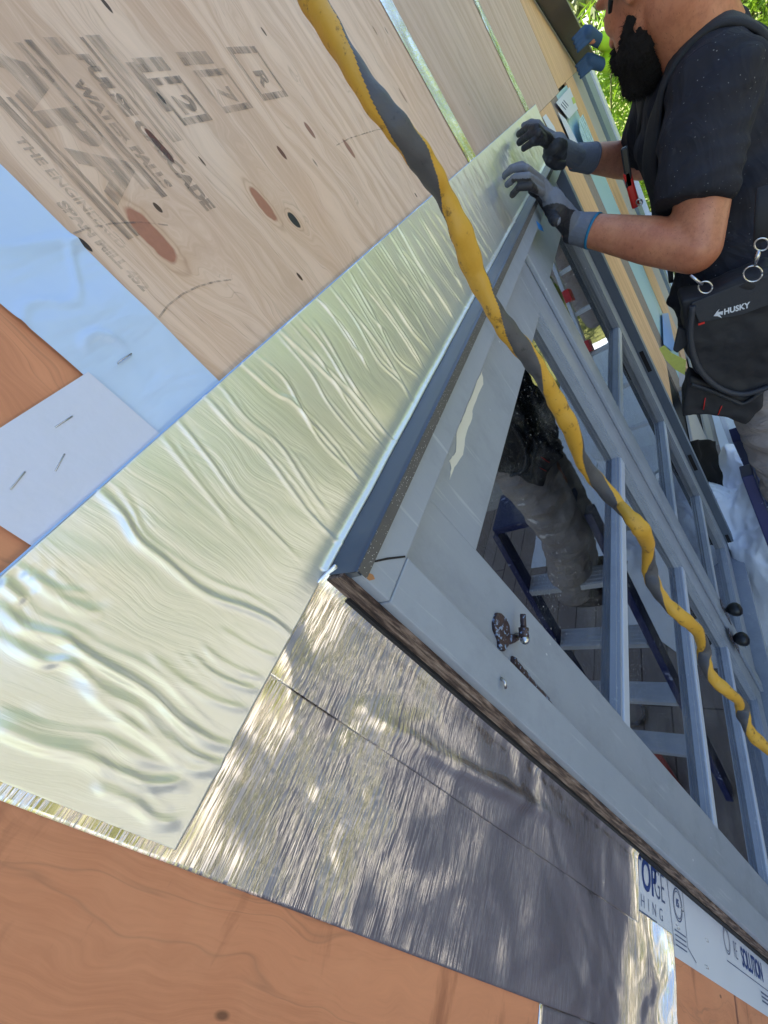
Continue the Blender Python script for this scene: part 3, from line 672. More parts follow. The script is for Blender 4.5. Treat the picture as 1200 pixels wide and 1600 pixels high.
# peeled patch, seams, hinges
b = MB()
pe = [(753,578),(755,600),(740,633),(738,653),(727,683),(723,710),(710,730),(702,750),(705,733),(702,720),(712,707),(713,677),(723,653),(740,613)]
rr = random.Random(2); pe2 = []
for i, p in enumerate(pe):
    q = pe[(i+1) % len(pe)]
    for k in range(4): t = k/4; pe2.append((p[0]+(q[0]-p[0])*t+rr.uniform(-1.0,1.0), p[1]+(q[1]-p[1])*t+rr.uniform(-1.0,1.0)))
b.prism([P(x, y, YL-.0004) for x, y in pe2], (0, .0003, 0)); b.build('peeled_patch', M_['peel'], l1)
b = MB(); b.prism([P(x, y, YC-.0009) for x, y in ((575,878),(605,871),(633,868),(634,871),(606,874.5),(577,880.5))], (0, .0003, 0)); b.build('joint_crack', M_['dark'], door)
def hinge_leaf(pts, par, w=.009, mat='rust', y=YL-.002):
    b = MB(); a, c = P(*pts[0], y), P(*pts[1], y); n_ = 24; ps = [a.lerp(c, i/n_)+Vector((rr.uniform(-.0006,.0006),0,0)) for i in range(n_+1)]
    b.tube(ps, [w/2*rr.uniform(.8,1.15) for _ in ps], 8); b.build('hinge', M_[mat], par)
hinge_leaf(((800,1030),(858,1100)), l1); hinge_leaf(((1066,1318),(1102,1358)), l1, .008, 'dark')
for (a, c) in (((996,552),(1012,582)), ((1068,712),(1081,738)), ((1124,838),(1133,856))):
    b = MB(); p, q = PX(*a, 6.80*D-.001), PX(*c, 6.80*D-.001)
    zc = (p.z+q.z)/2; b.box((6.80*D-.002, YC+.010, zc-.05), (6.80*D-.0002, YC+.024, zc+.05)); b.build('hinge_mortise', M_['dark'], door)
# old casement catch on the near stile: scalloped plate, arm, pin
hw = MB(); Yh = YL-.004
pl = [(778,957),(784,958),(792,966),(797,978),(798,990),(806,991),(813,988),(815,998),(806,1004),(796,1008),(789,1018),(782,1014),(781,1000),(774,984),(773,972)]
hw.prism([P(x, y, Yh) for x, y in pl], (0, .005, 0)); hwo = hw.build('window_catch', M_['rust'], door, .001)
b = MB(); b.tube([P(817,960,Yh-.012), P(818,982,Yh-.012)], .0035, 12); b.tube([P(818,981,Yh-.012), P(819,996,Yh-.012)], .0058, 14); b.build('catch_pin', M_['rust'], hwo)
b = MB(); b.tube([P(808,994,Yh-.001), P(819,993,Yh-.012)], .003, 8); b.ball(P(820,1000,Yh-.013), .0052, 12); b.build('acorn_nut', M_['steel'], hwo)
# loose screw and splinters
b = MB(); b.tube([P(783,1060,YC-.001), P(789,1066,YC-.006), P(790,1075,YC-.004)], .0016, 7); b.build('bent_screw', M_['steel'], door)
b = MB(); b.prism([P(572,893,YC-.001), P(583,898,YC-.001), P(586,905,YC-.001), P(578,907,YC-.001), P(573,903,YC-.001)], (0, .0006, 0)); b.build('chipped_wood', simple('bare_chip', 'a5764f', .8), door)
# knobs
def knob(px, py, x, par):
    c = PX(px, py, x); y = YL-.013 if par is l1 else YL-.014
    b = MB(); base = Vector((c.x, y, c.z)); kn = Vector((c.x, c.y, c.z))
    b.tube([base, base.lerp(kn, .6)], [.008, .007], 12)
    prof = [(0, .009), (.006, .016), (.014, .022), (.024, .0255), (.034, .024), (.042, .017), (.046, .004)]
    st_ = base.lerp(kn, .55); b.tube([st_+Vector((0, -t, 0)) for t, r_ in prof], [r_ for t, r_ in prof], 20)
    o = b.build('window_knob', M_['blackmetal'], par)
    p = MB(); p.box((c.x-.016, y+.001, c.z-.075), (c.x+.016, y+.004, c.z+.05)); p.build('backplate', M_['rust'], par, .002)
k1 = PX(1137, 952, 4.06*D); 
knob(1137, 953, 4.13*D, l2); knob(1145, 999, 3.82*D, l1)
# blue masking tape and a paper scrap on the head of the far leaf
b = MB(); b.prism([P(x, y, YC-.0012) for x, y in ((838,345),(846,352),(850,362),(842,358))], (0, .0004, 0))
tag(b.build('masking_tape', M_['bluetape']), 'bright blue masking tape scrap under the near gloved hand on the window head', 'tape')

# ---------------------------------------------------------------- things on the wall beyond the window
def scrap(name, pts, mat, label, cat, y=-.008, th=.0006, sag=0):
    b = MB(); b.prism([P(px, py, y+(sag*i/len(pts))) for i, (px, py) in enumerate(pts)], (0, th, 0)); return tag(b.build(name, mat), label, cat)
lb = scrap('paper_label', [(869,160),(890,136),(903,170),(889,186)], M_['paper'], 'white window label with small print taped beyond the window', 'label')
b = MB(); Y0 = -.0088
for i in range(3): 
    a, c = P(877+i*2, 163-i*3, Y0), P(884+i*2, 171-i*3, Y0); b.bar(a, c, .0015, .006)
b.build('small_print', M_['thinink'], lb); b = MB(); b.prism([P(x, y, Y0) for x, y in ((893,153),(897,151),(900,160),(896,163))], (0,.0003,0)); b.build('green_emblem', M_['limepaper'], lb)
scrap('label_strip', [(872,175),(884,186),(912,240),(925,270),(917,268),(900,240)], M_['paper'], 'long narrow white printed strip peeling off below the window label', 'label strip', -.006)
scrap('plastic_bag', [(905,186),(911,178),(926,215),(938,250),(920,246),(906,205)], M_['clear'], 'crumpled clear blue plastic hanging on the wall above the forearms', 'plastic sheet', -.03)
scrap('torn_paper', [(848,183),(853,178),(866,198),(873,215),(862,212)], M_['paper'], 'torn white paper corner just behind the end of the silver tape', 'paper')
scrap('blue_membrane', [(1035,490),(1044,489),(1056,545),(1050,548),(1037,538)], M_['bluesheet'], 'blue membrane scrap on the wall in front of the tool belt', 'membrane', -.012)
b = MB()
fp = [(1030,545),(1038,540),(1050,552),(1072,563),(1070,586),(1054,577),(1040,562)]
b.prism([PX(x, y, 2.35) for x, y in fp], (.004, 0, 0)); fl = tag(b.build('foil_flap', M_['limepaper']), 'curled lime and silver foil flap sticking out from the wall by the tool belt', 'foil flap')
pb = MB(); pb.prism([PX(x, y, 2.45) for x, y in ((1060,574),(1070,586),(1078,607),(1062,604))], (.004, 0, 0)); tag(pb.build('white_flap', M_['paper']), 'small white paper flap hanging below the curled foil flap', 'paper flap')
scrap('printed_scrap', [(1060,612),(1080,602),(1084,625),(1066,636)], simple('navy_scrap', '232c48', .5), 'dark navy printed scrap with white squares tucked behind the tool belt', 'printed scrap', -.03)
b = MB()
def tarf(u, v):
    px = 1078+40*u+14*v; py = 690+85*v-4*math.sin(u*3); p = PX(px, py, 2.12+.05*u); p.y -= .02*noise.noise(Vector((u*3, v*4, 0))); return tuple(p)
b.grid(tarf, np.linspace(0, 1, 14), np.linspace(0, 1, 20)); o = tag(b.build('tar_paper', M_['tar'], fix=False), 'black torn tar paper sheet hanging from the wall past the window', 'tar paper'); o.modifiers.new('s', 'SOLIDIFY').thickness = .003
# white plastic drop sheet piled on the ground by the wall
def pile(name, c, rx, ry, h, mat, label, seed):
    b = MB()
    def f(u, v):
        a = u*2*math.pi; r = v; k = 1+.25*noise.noise(Vector((math.cos(a)*1.5+seed, math.sin(a)*1.5, 0)))
        z = h*(1-r**2.2)*(1+.35*noise.noise(Vector((math.cos(a)*r*3, math.sin(a)*r*3, seed)))) + .012 + .10*(1-r)*(.45-abs(noise.noise(Vector((math.cos(a)*r*5, math.sin(a)*r*5, seed+3))))) + .05*(1-r*.6)*(.4-abs(noise.noise(Vector((math.cos(a)*r*12, math.sin(a)*r*12, seed)))))
        return (c[0]+rx*k*r*math.cos(a), min(-.012, c[1]+ry*k*r*math.sin(a)), max(.006, z))
    b.grid(f, np.linspace(0, 1, 200), np.linspace(0.001, 1, 90)); return tag(b.build(name, mat, fix=False), label, 'drop sheet')
pile('drop_sheet', (2.12, -.20, 0), .62, .50, .70, M_['white_plastic'], 'bunched white plastic drop sheet heaped against the wall past the navy stepladder', 2)
b = MB(); b.grid(lambda x, y: (x, y, .008+.012*(.5+noise.noise(Vector((x*6, y*6, 1))))), np.linspace(2.35, 6.2, 80), np.linspace(-1.4, -.03, 40)); tag(b.build('ground_sheet', M_['white_plastic'], fix=False), 'flat pale protective sheet spread on the patio beyond the ladder', 'ground sheet')
def bucket(x, y, h, r, label):
    t_ = empty('bucket', (x, y, 0), label, 'bucket', 'white buckets by the wall'); b = MB(); b.tube([(x,y,.006),(x,y,h*.5),(x,y,h)], [r*.86, r*.93, r], 28); b.build('pail', M_['white_plastic'], t_)
    b = MB(); b.tube([(x,y,h),(x,y,h+.018)], [r*1.05, r*1.05], 28); b.build('lid', M_['white_trim'], t_)
    b = MB(); b.tube([(x+r*1.03*math.cos(a), y-r*1.04*math.sin(a)*.25-r*.9, h-.03-.12*math.sin(a)) for a in np.linspace(0, math.pi, 14)], .003, 6); b.build('handle', M_['steel'], t_)
bucket(2.85, -.35, .40, .16, 'taller white lidded bucket standing past the window'); bucket(3.25, -.62, .34, .15, 'shorter white lidded bucket beside the aluminium ladder')
# two loose things on the patio
b = MB(); b.tube([(.78,-.42,.035),(.92,-.50,.035)], .03, 14); b.tube([(.92,-.50,.035),(.96,-.522,.035)], .02, 12); tag(b.build('tube', M_['red']), 'red plastic cartridge tube lying on the patio in front of the window', 'cartridge')
b = MB(); b.tube([(1.15+.07*math.cos(a), -.62+.07*math.sin(a), .02) for a in np.linspace(0, 2*math.pi, 30)], .012, 8); tag(b.build('cable_coil', M_['rust']), 'small dark cable ring lying on the patio in front of the window', 'cable ring')

# ---------------------------------------------------------------- navy stepladder the worker stands on
lad = empty('stepladder', (1.2, -.4, 0), 'paint splattered navy stepladder with aluminium steps under the bearded worker', 'stepladder')
def fx(z): return .80+.27*z
def bx(z): return 2.05-.42*z
ZT = 1.55
YA, YB = -.215, -.60
for y in (YA, YB):
    b = MB(); b.bar((fx(.02), y, .02), (fx(ZT), y, ZT), .028, .075, up=(1,0,0)); b.build('rail', M_['navy'], lad, .003)
    b = MB(); b.bar((bx(.02), y, .02), (bx(ZT), y, ZT), .024, .05, up=(1,0,0)); b.build('rear_rail', M_['navy'], lad, .003)
for z in (.32, .64, .96, 1.27):
    b = MB(); b.box((fx(z)-.045, YB+.015, z-.03), (fx(z)+.045, YA-.015, z)); 
    for k in range(5): b.box((fx(z)-.04+k*.018, YB+.02, z), (fx(z)-.034+k*.018, YA-.02, z+.003))
    b.build('step', M_['alu'], lad)
b = MB(); b.box((fx(ZT)-.02, YB-.005, ZT), (bx(ZT)+.02, YA-.045, ZT+.035)); b.build('top_cap', M_['navy'], lad, .006)
for z in (.4, 1.0):
    b = MB(); b.bar((bx(z), YB, z), (bx(z), YA, z), .02, .03); b.build('brace', M_['alu'], lad)
# ---------------------------------------------------------------- aluminium extension ladder of the second worker
l2d = empty('extension_ladder', (2.8, -.3, 0), 'aluminium extension ladder with red brackets standing past the window', 'ladder')
p0, p1 = Vector((2.78, 0, 0)), Vector((3.83, 0, 2.0)); dr = (p1-p0)
for y in (-.12, -.47):
    b = MB(); b.bar(p0+Vector((0,y,.0)), p1+Vector((0,y,0)), .025, .07, up=(1,0,0)); b.build('rail', M_['alu'], l2d, .002)
for i in range(1, 7):
    q = p0+dr*(i/7); b = MB(); b.bar(q+Vector((0,-.46,0)), q+Vector((0,-.13,0)), .032, .03); b.build('rung', M_['alu'], l2d, .003)
for t in (.60, .78):
    q = p0+dr*t
    for y in (-.135, -.455): b = MB(); b.bar(q+Vector((-.02,y,-.04)), q+Vector((.02,y,.04)), .05, .09, up=(1,0,0)); b.build('bracket', M_['red'], l2d, .003)

# ---------------------------------------------------------------- people
def blob(name, prims, mats, parent, voxel=.006, smooth=6, disp=None, fmat=None):
    b = MB()
    for p in prims:
        k = p[0]
        if k == 'c':
            _, a, ra, c, rc = p; a, c = Vector(a), Vector(c); d = (c-a); L = d.length; d.normalize(); pts = []; rad = []
            for t in np.linspace(-1, 0, 6): s_ = math.sqrt(max(0, 1-t*t)); pts.append(a+d*t*ra); rad.append(max(ra*s_, .0004))
            for t in np.linspace(.2, .8, 4): pts.append(a+d*L*t); rad.append(ra+(rc-ra)*t)
            for t in np.linspace(0, 1, 6): s_ = math.sqrt(max(0, 1-t*t)); pts.append(c+d*t*rc); rad.append(max(rc*s_, .0004))
            b.tube(pts, rad, 20)
        elif k == 'f': b.tube([p[1], Vector(p[1]).lerp(Vector(p[3]), .5), p[3]], [p[2], (p[2]+p[4])/2, p[4]], 24)
        elif k == 'e': b.ball(p[1], p[2], 24, 0, p[3] if len(p) > 3 else None)
        elif k == 'm': b.add(p[1].v, p[1].f)
    o = b.build(name, mats, None)
    r = o.modifiers.new('r', 'REMESH'); r.mode = 'VOXEL'; r.voxel_size = voxel; r.use_smooth_shade = True
    s_ = o.modifiers.new('s', 'SMOOTH'); s_.factor = .6; s_.iterations = smooth
    dg = bpy.context.evaluated_depsgraph_get(); dg.update(); me = bpy.data.meshes.new_from_object(o.evaluated_get(dg))
    bpy.data.objects.remove(o); off = wloc(parent) if parent else Vector((0,0,0))
    if disp:
        ns = [v.normal.copy() for v in me.vertices]
        for v_, n_ in zip(me.vertices, ns): v_.co += n_*disp(v_.co, n_)
    if fmat:
        for p_ in me.polygons: p_.material_index = fmat(p_.center, p_.normal)
    for v_ in me.vertices: v_.co -= off
    me.update(); o = bpy.data.objects.new(name, me); COL.objects.link(o); o.parent = parent
    return o
def zc(x, y, z): return Vector((x, y, z+CH))
w1 = empty('person', (1.25, -.4, 1.0), 'bearded worker in a dusty black t-shirt and grey gloves pressing tape onto the wall', 'person')
NS, NE, NW = zc(1.27,-.372,-.19), zc(1.155,-.275,-.405), P(897,356,-.085)     # near shoulder, elbow, wrist
FS, FE, FW = zc(1.62,-.33,-.17), zc(1.80,-.235,-.31), P(903,246,-.105)
CHs, PEL = zc(1.43,-.36,-.30), zc(1.30,-.345,-.74)
HC = zc(1.390,-.359,.028)                                                      # head centre
fdir = Vector((.68, .72, -.10)).normalized(); ldir = Vector((.1, -.34, .93)).cross(fdir).normalized(); udir = fdir.cross(ldir)
if udir.z < 0: udir = -udir
HM = Matrix((fdir, ldir, udir)).transposed()*1.04
def hd(f, l, u): return HC + HM @ Vector((f, l, u))
NECK = zc(1.40,-.385,-.15)
LK, LA = zc(1.17,-.325,-1.16), zc(1.16,-.45,-1.50); RK, RA = zc(1.36,-.33,-1.18), zc(1.32,-.42,-1.50)
skin = [('e', hd(0,0,.02), (.100,.078,.098), HM), ('e', hd(.03,0,-.045), (.070,.062,.075), HM), ('e', hd(.060,0,-.09), (.032,.036,.028), HM),
  ('c', hd(-.03,0,-.06), .062, NECK, .070), ('c', NECK, .07, zc(1.42,-.37,-.24), .09),
  ('c', hd(.098,0,.012), .009, hd(.118,0,-.026), .014), ('e', hd(.112,.012,-.03), (.010,.008,.008), HM), ('e', hd(.112,-.012,-.03), (.010,.008,.008), HM),
  ('e', hd(.088,.032,.028), (.018,.026,.010), HM), ('e', hd(.088,-.032,.028), (.018,.026,.010), HM),
  ('c', hd(.098,.016,-.060), .007, hd(.098,-.016,-.060), .007), ('e', hd(.060,.042,-.015), (.03,.02,.03), HM), ('e', hd(.060,-.042,-.015), (.03,.02,.03), HM),
  ('c', NECK, .06, NS, .062), ('c', NECK, .06, FS, .062),
  ('c', NS, .058, NE, .046), ('c', NE, .047, NE.lerp(NW, .35), .046), ('c', NE.lerp(NW, .35), .046, NW, .030),
  ('c', FS, .058, FE, .046), ('c', FE, .047, FE.lerp(FW, .35), .046), ('c', FE.lerp(FW, .35), .046, FW, .030),
  ('c', zc(1.42,-.36,-.25), .12, PEL, .11), ('c', PEL, .09, LK, .06), ('c', PEL, .09, RK, .06), ('c', LK, .055, LA, .04), ('c', RK, .055, RA, .04)]
for s_ in (1, -1):                                                              # ears
    b_ = MB(); pts = [hd(-.004+.018*math.cos(a), s_*(.080+.008*math.sin(a)), .003+.032*math.sin(a)) for a in np.linspace(-.5, 5.2, 16)]
    b_.tube(pts, [.0065]*16, 8); skin.append(('m', b_)); skin.append(('e', hd(0, s_*.076, -.002), (.014,.006,.026), HM))
body = blob('body', skin, M_['skin'], w1, .0042, 5)
# beard, hair, eyes, headset
beard = blob('beard', [('e', hd(.052,0,-.102), (.048,.052,.045), HM), ('e', hd(.030,.035,-.085), (.036,.030,.036), HM), ('e', hd(.030,-.035,-.085), (.036,.030,.036), HM), ('c', hd(.068,.018,-.125), .028, hd(.066,-.018,-.125), .028), ('c', hd(.050,.045,-.085), .022, hd(.020,.058,-.050), .012), ('c', hd(.050,-.045,-.085), .022, hd(.020,-.058,-.050), .012),
   ('c', hd(.104,.02,-.05), .007, hd(.104,-.02,-.05), .007), ('e', hd(.080,0,-.098), (.030,.036,.032), HM), ('c', hd(.104,.02,-.05), .009, hd(.09,.032,-.08), .014), ('c', hd(.104,-.02,-.05), .009, hd(.09,-.032,-.08), .014)], M_['beard'], w1, .0036, 3,
   disp=lambda c, n: .0045*noise.noise(c*150)+.003*noise.noise(c*420))
def bristles(ob, n, ln_, wd, seed, mat, par, flow=(0,0,-1), nm='beard_strands'):
    rg = random.Random(seed); lo = wloc(ob); ps = ob.data.polygons; b = MB(); vv = []; ff = []; fl = Vector(flow)
    for k in range(n):
        p = ps[rg.randrange(len(ps))]; c = p.center+lo; d = (p.normal*rg.uniform(.5, 1)+fl*rg.uniform(.3, 1)+Vector((rg.uniform(-.4,.4), rg.uniform(-.4,.4), rg.uniform(-.4,.4)))).normalized()
        sdv = d.cross(Vector((rg.uniform(-1,1), rg.uniform(-1,1), rg.uniform(-1,1)))).normalized()*wd; i = len(vv); L_ = ln_*rg.uniform(.5, 1.3)
        vv += [c-sdv-p.normal*.002, c+sdv-p.normal*.002, c+d*L_]; ff.append((i, i+1, i+2))
    b.add(vv, ff); return b.build(nm, mat, par, fix=False)
bristles(beard, 9000, .011, .0004, 3, M_['beard'], beard)
hair1 = blob('hair', [('e', hd(-.012,0,.045), (.098,.079,.085), HM), ('e', hd(-.055,0,0), (.055,.066,.06), HM)], M_['hair'], w1, .005, 2, disp=lambda c, n: .0015*noise.noise(c*200))
bristles(hair1, 9000, .006, .0004, 5, M_['hair'], hair1, (0,0,-.6), 'hair_strands')
for s_ in (1, -1):
    b = MB(); b.ball(hd(.082, s_*.031, .010), .0115, 14); b.build('eye', simple('eye_white', 'd8d4cf', .3), w1)
b = MB(); b.tube([hd(.016,.082,.026), hd(.006,.088,.034), hd(-.010,.090,.030), hd(-.018,.090,.008), hd(-.014,.088,-.012)], .0035, 8); b.ball(hd(.018,.084,.004), (.010,.007,.013), 12, 0, HM); b.tube([hd(.018,.086,.004), hd(.030,.082,-.006), hd(.040,.077,-.014)], [.0055,.0048,.004], 8); b.build('headset', M_['blackmetal'], w1)
# t-shirt
def folds(c, n):
    return .011*noise.noise(Vector((c.x*9+c.z*9, c.y*9, c.z*15))) + .010*(.5-abs(noise.noise(Vector((c.x*13+c.z*9, c.y*10, c.z*22+c.x*6)))))
SC, FSC = zc(1.187,-.290,-.325), FS.lerp(FE, .72)
shirt = blob('t_shirt', [('e', zc(1.44,-.365,-.27), (.195,.135,.16)), ('e', zc(1.40,-.355,-.42), (.175,.140,.20)), ('e', zc(1.335,-.345,-.60), (.175,.145,.20)), ('f', zc(1.33,-.345,-.55), .150, zc(1.30,-.345,-.80), .150),
   ('c', zc(1.42,-.385,-.155), .075, NS, .078), ('c', zc(1.42,-.385,-.155), .075, FS, .078), ('c', NS, .080, NS.lerp(SC, .5), .076), ('f', NS.lerp(SC, .3), .078, SC, .070), ('c', FS, .08, FS.lerp(FSC, .5), .076), ('f', FS, .08, FSC, .072)],
   M_['shirt'], w1, .006, 7, disp=folds)
b = MB(); nk = (NECK-hd(-.03,0,-.06)).normalized(); 
# trousers and shoes
blob('trousers', [('e', zc(1.30,-.345,-.80), (.165,.135,.14)), ('c', zc(1.22,-.335,-.85), .105, LK, .090), ('f', LK+Vector((0,0,.02)), .090, LA, .075), ('c', zc(1.38,-.34,-.85), .098, RK, .078), ('f', RK+Vector((0,0,.02)), .078, RA, .070)],
   M_['pants'], w1, .007, 5, disp=lambda c, n: .010*noise.noise(Vector((c.x*8, c.y*8, c.z*22)))+.005*noise.noise(Vector((c.x*22, c.y*22, c.z*40))))
for A_ in (LA, RA):
    z0 = 1.075; blob('boot', [('e', Vector((A_.x, A_.y+.05, z0+.035)), (.048,.13,.04)), ('c', Vector((A_.x, A_.y, z0+.05)), .045, Vector((A_.x, A_.y, z0+.12)), .045)], simple('dark_boot', '3a2a26', .7), w1, .006, 3)
# gloves
def glove(parent, wrist, arm, fingers, thumb, palm, palmdir, cuffblue=False, fr=.0072, allblack=False):
    pr = []
    for ch, k in fingers:
        for i in range(len(ch)-1): pr.append(('c', ch[i], fr*k*(1.08-.06*i), ch[i+1], fr*k*(1.02-.06*i)))
        pr.append(('c', wrist.lerp(ch[0], .35), .019, ch[0], fr*1.12))
    for i in range(len(thumb)-1): pr.append(('c', thumb[i], .0115-.0008*i, thumb[i+1], .0107-.0008*i))
    for e in palm: pr.append(e)
    d = (arm-wrist).normalized(); pr.append(('f', wrist-d*.012, .0315, wrist+d*.045, .0365)); pc_ = Vector(palm[0][1]); pr.append(('c', wrist, .027, pc_, .024))
    kn_ = sum((c[0] for c, k in fingers), Vector())/len(fingers)
    def dseg(c, a, e): t_ = max(0, min(1, (c-a).dot(e-a)/max((e-a).length_squared, 1e-9))); return (c-a-(e-a)*t_).length
    def side(c, n):
        if (c-wrist).dot(d) > .004: return 0
        dt = min(dseg(c, thumb[i], thumb[i+1]) for i in range(len(thumb)-1))
        if dt < .0165 or (c-pc_).dot(palmdir) > .004 + .003*noise.noise(c*60): return 1
        if allblack:
            df = min(dseg(c, ch[i], ch[i+1]) for ch, k in fingers for i in range(len(ch)-1)); return 1 if df < .0125 and (c-kn_).dot(d) < -.006 else 0
        return 0
    g = blob('glove', pr, [M_['glove'], M_['glovepalm']], parent, .0018, 2, disp=lambda c, n: .0008*noise.noise(c*55)+.0005*noise.noise(c*160), fmat=side)
    b = MB(); t = wrist+d*.045; b.tube([t-d*.001, t+d*.0045], [.0372, .0372], 28); b.build('cuff', M_['cuffblue'] if cuffblue else M_['glove'], g)
    return g
ya = YC
nf = [([P(845,281,-.078), P(822,263,-.082), P(802,263,-.060), P(789,273,-.026)], 1.0), ([P(846,291,-.074), P(825,276,-.084), P(805,277,-.064), P(793,288,-.030)], 1.03),
      ([P(847,301,-.070), P(828,291,-.080), P(811,292,-.064), P(801,304,-.036)], 1.0), ([P(838,276,-.060), P(815,257,-.050), P(798,262,-.030), P(788,276,-.010)], .90)]
nthumb = [P(868,345,-.075), P(856,325,-.062), P(842,304,-.055), P(831,297,-.050)]
g1 = glove(w1, NW, NE, nf, nthumb, [('e', P(868,322,-.078), (.030,.024,.042))], Vector((-.45,.55,-.70)).normalized(), True)
ff = [([P(850,211,-.085), P(838,200,-.084), P(824,200,-.06), P(811,209,-.03)], 1.0), ([P(852,218,-.080), P(841,209,-.084), P(826,211,-.062), P(812,222,-.034)], 1.05),
      ([P(856,226,-.075), P(846,220,-.080), P(832,222,-.068), P(819,231,-.045)], 1.0), ([P(851,205,-.065), P(841,193,-.06), P(829,191,-.042), P(818,196,-.018)], .92)]
fthumb = [P(878,258,-.085), P(868,258,-.075), P(858,252,-.068), P(853,243,-.062)]
g2 = glove(w1, FW, FE, ff, fthumb, [('e', P(868,230,-.088), (.045,.030,.030))], Vector((-.7,.3,-.75)).normalized(), False, .0088, True)
for g in (g1,): g['label'] = 'near grey glove with blue cuff edge'
# braces over the shoulders
def ribbon(name, pts, w, th, mat, parent, up):
    b = MB()
    for i in range(len(pts)-1): b.bar(pts[i], Vector(pts[i]).lerp(Vector(pts[i+1]), 1.04), w, th, up)
    return b.build(name, mat, parent, .002)
def padstrap(name, pts, w, th, mat, parent, ups):
    b = MB(); pts = [Vector(p) for p in pts]; N = len(pts); v = []
    for i, p in enumerate(pts):
        t = (pts[min(i+1,N-1)]-pts[max(i-1,0)]).normalized(); u = Vector(ups[i]).normalized(); a = t.cross(u).normalized(); u = a.cross(t)
        for (s_, h) in ((-1,0),(-.9,.8),(-.5,1),(.5,1),(.9,.8),(1,0),(.9,-.3),(-.9,-.3)): v.append(p + a*s_*w/2 + u*h*th)
    f = [(i*8+k, i*8+(k+1)%8, (i+1)*8+(k+1)%8, (i+1)*8+k) for i in range(N-1) for k in range(8)] + [tuple(range(8)), tuple(range((N-1)*8, N*8))]
    b.add(v, f, 0, True); return b.build(name, mat, parent)
def over(pts, n=28):                                     # Catmull-Rom through pts
    P_ = [Vector(p) for p in pts]; P_ = [P_[0]*2-P_[1]] + P_ + [P_[-1]*2-P_[-2]]; out = []
    for i in range(1, len(P_)-2):
        for k in range(n): 
            t = k/n; a, b_, c, d = P_[i-1:i+3]
            out.append(.5*((2*b_)+(c-a)*t+(2*a-5*b_+4*c-d)*t*t+(3*b_-a-3*c+d)*t**3))
    out.append(P_[-2]); return out
from mathutils.bvhtree import BVHTree
def hug(ob, pts, off=.003):                              # lay a path onto a garment
    me = ob.data; lo = wloc(ob); bv = BVHTree.FromPolygons([v.co+lo for v in me.vertices], [tuple(p.vertices) for p in me.polygons]); out = []; ns = []
    for p in pts:
        c, n_, i, d = bv.find_nearest(Vector(p)); out.append(c+n_*off); ns.append(n_)
    for _ in range(3):
        ns = [(ns[max(i-1,0)]+ns[i]+ns[min(i+1,len(ns)-1)]).normalized() for i in range(len(ns))]
        out = [out[0]] + [(out[i-1]+out[i]*2+out[i+1])/4 for i in range(1, len(out)-1)] + [out[-1]]
    return out, ns
belt = empty('tool_belt', (1.3, -.35, 1.85), 'black tool belt with braces and a large nylon pouch on the bearded worker', 'tool belt')
for (pts, lb_) in (([zc(1.34,-.20,-.50), zc(1.32,-.21,-.30), zc(1.32,-.27,-.16), zc(1.32,-.37,-.09), zc(1.31,-.47,-.16), zc(1.30,-.52,-.30), zc(1.22,-.50,-.52)], 'near'),
             ([zc(1.50,-.18,-.50), zc(1.53,-.20,-.30), zc(1.53,-.27,-.16), zc(1.53,-.36,-.09), zc(1.52,-.45,-.16), zc(1.47,-.52,-.30), zc(1.40,-.52,-.52)], 'far')):
    q, nsx = hug(shirt, over(pts, 10)); padstrap('brace_strap', q, .052, .008, M_['strap'], belt, nsx)
q, nsx = hug(shirt, [zc(1.32+.24*math.cos(a), -.345+.24*math.sin(a), -.70) for a in np.linspace(0, 2*math.pi, 49)]); padstrap('waist_band', q, .055, .006, M_['strap'], belt, nsx)
# pouch: big bag on the near hip, facing -x
XP = 1.085
def pk(px, py, x=XP): return PX(px, py, x)
b = MB(); body_ = [(1062,470),(1098,462),(1150,440),(1210,420),(1240,500),(1235,575),(1205,608),(1160,622),(1120,612),(1088,585),(1072,540)]
b.prism([pk(*p) for p in body_], (.075, 0, 0)); blob('pouch_bag', [('m', b)], M_['pouch'], belt, .0045, 14, disp=lambda c, n: .006*noise.noise(c*16)+.0025*noise.noise(c*45))
b = MB(); b.prism([pk(x, y, XP-.004) for x, y in ((1080,474),(1100,466),(1150,446),(1210,426),(1218,470),(1160,492),(1092,505))], (.003, 0, 0)); flap = b.build('pouch_flap', M_['pouch2'], belt, .002)
# hem roll of the pouch mouth
b = MB(); b.tube(over([pk(1082,478,XP-.006), pk(1079,530,XP-.008), pk(1092,575,XP-.010), pk(1122,605,XP-.010), pk(1160,616,XP-.010), pk(1205,604,XP-.008)], 8), .006, 8); b.build('pouch_piping', M_['pouch2'], belt)
b = MB(); b.prism([pk(x, y, XP+.012) for x, y in ((1078,588),(1100,596),(1130,606),(1165,622),(1195,610),(1188,640),(1165,664),(1140,655),(1110,648),(1066,652),(1070,620))], (.06, 0, 0)); blob('lower_pocket', [('m', b)], M_['pouch'], belt, .0045, 10, disp=lambda c, n: .005*noise.noise(c*22)+.002*noise.noise(c*60))
b = MB(); b.tube(over([pk(1080,600,XP+.009), pk(1110,610,XP+.007), pk(1145,625,XP+.007), pk(1162,630,XP+.009), pk(1190,612,XP+.009)], 8), .0045, 8); b.build('pocket_hem', M_['pouch2'], belt)
for pts in (((1102,622),(1099,640)), ((1128,634),(1122,648))):
    b = MB(); b.tube([pk(*pts[0], XP+.009), pk(*pts[1], XP+.009)], .0012, 6); b.build('red_stitching', M_['red'], belt)
b = MB(); b.bar(pk(1091,507,XP-.006), pk(1101,504,XP-.006), .002, .004); b.build('red_tab', M_['red'], belt)
